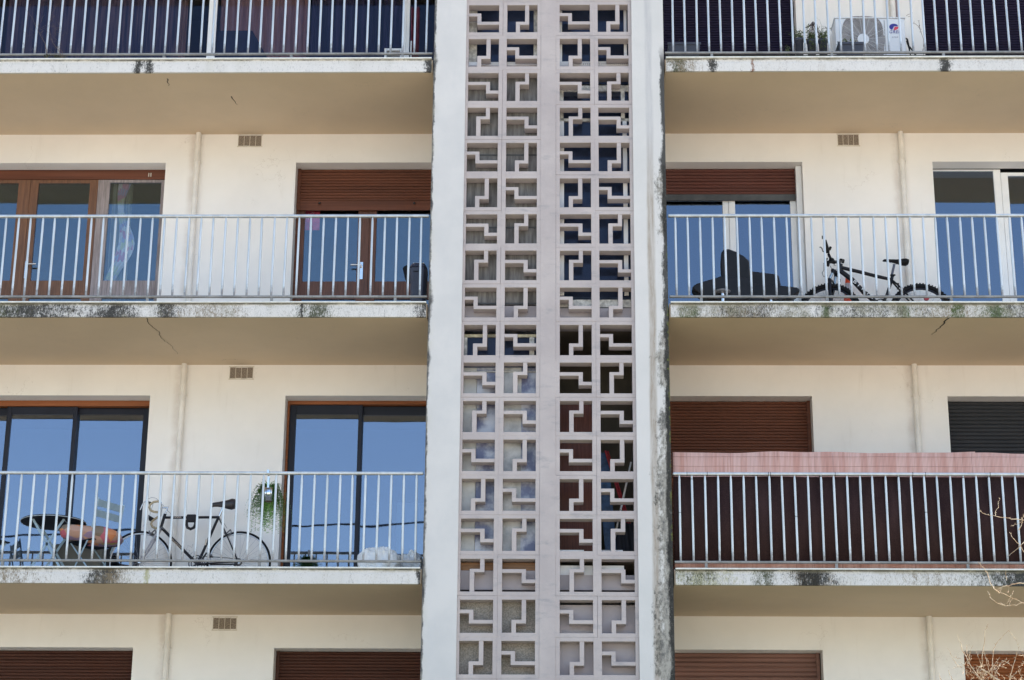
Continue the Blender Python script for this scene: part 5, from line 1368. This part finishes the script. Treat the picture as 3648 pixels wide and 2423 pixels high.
for i in range(260):
    a = rn.uniform(-.3, PI+.3); L_ = rn.uniform(.16, .45); out = rn.uniform(.03, .20)*(1 if rn.random() < .75 else 1.2)
    P = []; lift = rn.uniform(.02, .10)
    for k in range(9):
        f = k/8; rr_ = .02+out*(1-(1-f)**2.2)
        P.append(Vector((px0+math.cos(a)*rr_, yf+.02+math.sin(a)*rr_*.8, pt.z+lift*math.sin(min(1, f*2)*PI)*.8-L_*f**1.7)))
    for k in range(8):
        for q in (0, .33, .66):
            if rn.random() < .2: continue
            p = P[k].lerp(P[k+1], q+rn.uniform(0, .33)); tdir = (P[k+1]-P[k]).normalized(); sd_ = tdir.cross(Vector((math.cos(a), math.sin(a), .3))).normalized()
            ll = rn.uniform(.018, .030)*(1-.6*(k/8))
            for s_ in (-1, 1):
                tip = p+sd_*s_*ll+tdir*.010; m.add([p, p+tdir*.006+sd_*s_*ll*.4, tip, p+sd_*s_*ll*.5-tdir*.001], [(0, 1, 2, 3)])
for k in range(6):
    a = .5+k; m.tube([(px0, yf, pt.z), (px0+.03*math.cos(a), yf, pt.z+.06), (px0+.08*math.cos(a), yf, pt.z+.09+.02*math.sin(k))], .0018, 4)
m.build('foliage', M_fern, hp_)
cx0 = at(*zt(1, 2, 1300, 1500), YF+.2).x
o = cur('curtain', cx0, .1, zf+.02, at(*zt(1, 2, 1400, 1498), YF+.2).z, YF+.2, .012, 4, simple('pale_reflection', (.75, .85, .9), .9, .05, 8), nx=30)  # pale sheet added behind the glass to imitate a bright reflection
tag(o, 'pale panel added behind the lower left window glass as its reflection, close to the pilaster', 'curtain')
# white sacks near the pilaster
M_sack = simple('white_sack', (.86, .87, .87), .75, .06, 10, bump=.35, bscale=18)
def bs(px, py, Y): return at(1240+px*320/2361, 1900+py*320/2361, Y)
X_, Y_ = Vector((1, 0, 0)), Vector((0, 1, 0))
def sack(label, pL, pR, ptop, Yc, seed, wr=.014):
    a_, b2, c_ = bs(*pL, Yc), bs(*pR, Yc), bs(*ptop, Yc)
    h_ = c_.z-zf; cx = (a_.x+b2.x)/2
    o = pillow('white_sack', (cx, Yc, zf+h_/2), X_, Y_, (b2.x-a_.x)/2, .17, h_/2, M_sack, 40, wr, seed=seed)
    b = o.modifiers.new('sub', 'SUBSURF'); b.levels = b.render_levels = 1
    tx_ = bpy.data.textures.new('wrinkle%d' % seed, 'CLOUDS'); tx_.noise_scale = .09; tx_.noise_depth = 3
    dm = o.modifiers.new('wrinkles', 'DISPLACE'); dm.texture = tx_; dm.strength = .09; dm.texture_coords = 'GLOBAL'; dm.mid_level = .5
    return tag(o, label, 'sack', 'white sacks in the lower left balcony corner')
sack('largest white sack slumped behind the lower left railing near the pilaster', (255, 880), (1380, 880), (850, 450), .55, 3)
sack('smaller lumpy white sack wedged right against the left pilaster', (1330, 700), (1960, 700), (1640, 550), .85, 8)
MB_ = MB().tube([bs(1350, 800, .36), bs(1400, 860, .36), bs(1450, 890, .36)], .008, 6)

# ================================================================== TREE at the lower right
tw = NT('twig_bark'); tw.geo(); tw.set(Base_Color=tw.mix(tw.mr(tw.noise(30, 5, .6), .35, .65), (.40, .25, .14), (.68, .56, .40)), Roughness=.85); tw.bump(tw.noise(200, 3, .6), .4, .002)
tr = thing('bare_tree', 'leafless tree whose sunlit twigs reach into the lower right corner', 'tree')
YT = -4.6
def tp(px, py, dy=0): return at(3320+px*328/711, 1700+py*328/711, YT+dy)
base = Vector((5.3, YT, 0))
hubs = tp(470, 1540)
MB().tube([base, (5.27, YT+.05, 1.2), (5.1, YT, 2.5), tuple(hubs-Vector((-.3, 0, 1.0)))], [.10, .08, .06, .03], 12).build('trunk', simple('bark', (.16, .13, .10), .95, .3, 20, bump=.6, bscale=60), tr)
start = hubs-Vector((-.3, 0, 1.0))
rn = random.Random(11); m = MB()
def br_(pts, r0, r1, dy=0):
    P = [tp(x, y, dy+rn.uniform(-.03, .03)) for x, y in pts]; n = len(P)
    Q = []
    for i in range(n-1):
        for k in range(3):
            q = P[i].lerp(P[i+1], k/3); q += Vector((rn.uniform(-.005, .005), 0, rn.uniform(-.005, .005))); Q.append(q)
    Q.append(P[-1])
    m.tube(Q, [.68*(r0+(r1-r0)*i/(len(Q)-1)) for i in range(len(Q))], 6)
    for i in range(1, len(Q)-1):                                        # buds
        if rn.random() < .45:
            d = Vector((rn.uniform(-1, 1), rn.uniform(-1, 1), rn.uniform(.2, 1))).normalized(); m.tube([Q[i], Q[i]+d*.016], [.0020, .0008], 5)
def link(p, r=.008, dy=0): m.tube([start+Vector((0, 0, .0)), start.lerp(tp(*p, dy), .5)+Vector((.05, 0, -.05)), tp(*p, dy)], [.014, .010, r], 6)
br_([(480, 1700), (475, 1600), (470, 1545), (440, 1510), (385, 1485), (360, 1510)], .010, .004)
br_([(600, 1640), (520, 1570), (470, 1540), (430, 1505), (390, 1488)], .012, .007)
br_([(380, 1575), (350, 1520), (290, 1440), (245, 1360), (225, 1290), (195, 1215)], .007, .0016)
br_([(440, 1660), (380, 1560), (345, 1520)], .008, .006)
br_([(378, 1480), (390, 1390), (402, 1290), (412, 1200), (432, 1135)], .006, .002)
br_([(460, 1560), (465, 1450), (472, 1350), (490, 1290), (545, 1225), (590, 1185)], .006, .002)
br_([(590, 1185), (625, 1225), (655, 1270), (670, 1340)], .002, .001)
br_([(600, 1560), (625, 1470), (645, 1400), (662, 1345)], .006, .002)
br_([(440, 1500), (480, 1450), (525, 1390)], .005, .0018)
br_([(445, 1520), (425, 1440), (405, 1345)], .004, .0015)
br_([(380, 1460), (355, 1390), (335, 1330)], .003, .0012)
br_([(270, 1440), (290, 1370), (315, 1300)], .004, .0015)
br_([(285, 1400), (270, 1345), (262, 1300), (295, 1296)], .003, .001)
br_([(235, 1470), (190, 1440), (160, 1400), (120, 1320)], .003, .0012)
br_([(225, 1400), (190, 1395), (158, 1385)], .002, .001)
br_([(235, 1465), (200, 1468), (160, 1475)], .002, .001)
br_([(160, 1568), (140, 1530), (128, 1490)], .003, .0012)
br_([(75, 1568), (60, 1540), (50, 1510)], .003, .0012)
br_([(600, 1560), (630, 1530), (660, 1498)], .004, .0018)
br_([(490, 1510), (510, 1480), (525, 1455)], .004, .0018)
br_([(740, 1420), (700, 1375), (668, 1375)], .005, .003)
br_([(760, 1330), (700, 1350), (680, 1330)], .003, .0015)
# upper twigs coming in from the right
br_([(760, 335), (690, 328), (620, 325), (550, 312), (480, 300), (410, 285), (366, 260)], .005, .0018, .1)
br_([(490, 298), (487, 272), (508, 235), (515, 190), (524, 160)], .003, .0015, .1)
br_([(760, 470), (720, 490), (690, 520), (640, 565), (594, 607)], .006, .002, .1)
br_([(672, 412), (685, 380), (700, 345), (703, 285)], .005, .002, .1)
br_([(705, 340), (660, 362), (606, 378)], .003, .0015, .1)
br_([(760, 640), (710, 570), (670, 520), (620, 465), (598, 425)], .004, .002, .1)
br_([(760, 815), (700, 818), (640, 825), (570, 842), (500, 865)], .007, .003, .15)
br_([(518, 892), (490, 868), (462, 838), (442, 800), (430, 740), (395, 700), (355, 655)], .006, .002, .15)
br_([(760, 975), (700, 972), (650, 988), (600, 994), (560, 992), (500, 970), (455, 930), (428, 880)], .005, .0018, .2)
br_([(558, 992), (535, 980), (515, 978)], .005, .003, .2)
br_([(500, 868), (560, 905), (620, 935), (690, 965)], .004, .0015, .2)
br_([(602, 992), (606, 965), (625, 935)], .003, .0015, .2)
br_([(580, 975), (595, 945), (615, 935)], .003, .0015, .2)
br_([(580, 892), (595, 880), (592, 845)], .003, .0012, .15)
br_([(600, 925), (615, 905), (628, 878)], .003, .0012, .15)
br_([(525, 890), (535, 872), (545, 860)], .003, .0012, .15)
br_([(575, 800), (572, 750), (566, 710)], .002, .001, .15)
for _ in range(46):
    x, y = rn.uniform(230, 700), rn.uniform(1440, 1600); P = [(x, y)]; a = rn.uniform(-1.2, 1.2)
    for k in range(3): a += rn.uniform(-.4, .4); l = rn.uniform(14, 32); x += l*math.sin(a); y -= l*math.cos(a); P.append((x, y))
    br_(P, .003, .001, rn.uniform(-.15, .15))
for p, r in (((480, 1700), .01), ((600, 1640), .012), ((440, 1660), .008), ((160, 1568), .003), ((75, 1568), .003), ((600, 1560), .006)): link(p, r)
m.tube([start, start+Vector((.6, .1, .6)), tp(860, 700, .12), tp(760, 335, .1)], [.02, .014, .009, .005], 6)
for p in ((760, 470), (760, 640), (760, 815), (760, 975), (760, 1330), (740, 1420)): m.tube([start+Vector((.5, .05, .5)), tp(800, p[1]+60, .15), tp(*p, .12)], [.01, .007, .004], 6)
m.build('branches', tw.mat, tr)
# cable above the street, seen mirrored in the glass
ca = MB(); ca.tube([(-14, -12.0, 9.75), (-8.5, -12, 10.01), (-6.4, -12, 10.1), (-3.4, -12, 10.17), (-1.1, -12, 10.31), (4, -12, 10.7), (12, -12, 11.4)], .020, 8); ca = ca.build('overhead_cable', M_black)
tag(ca, 'dark overhead cable, seen only mirrored across the lower left balcony glass', 'cable')
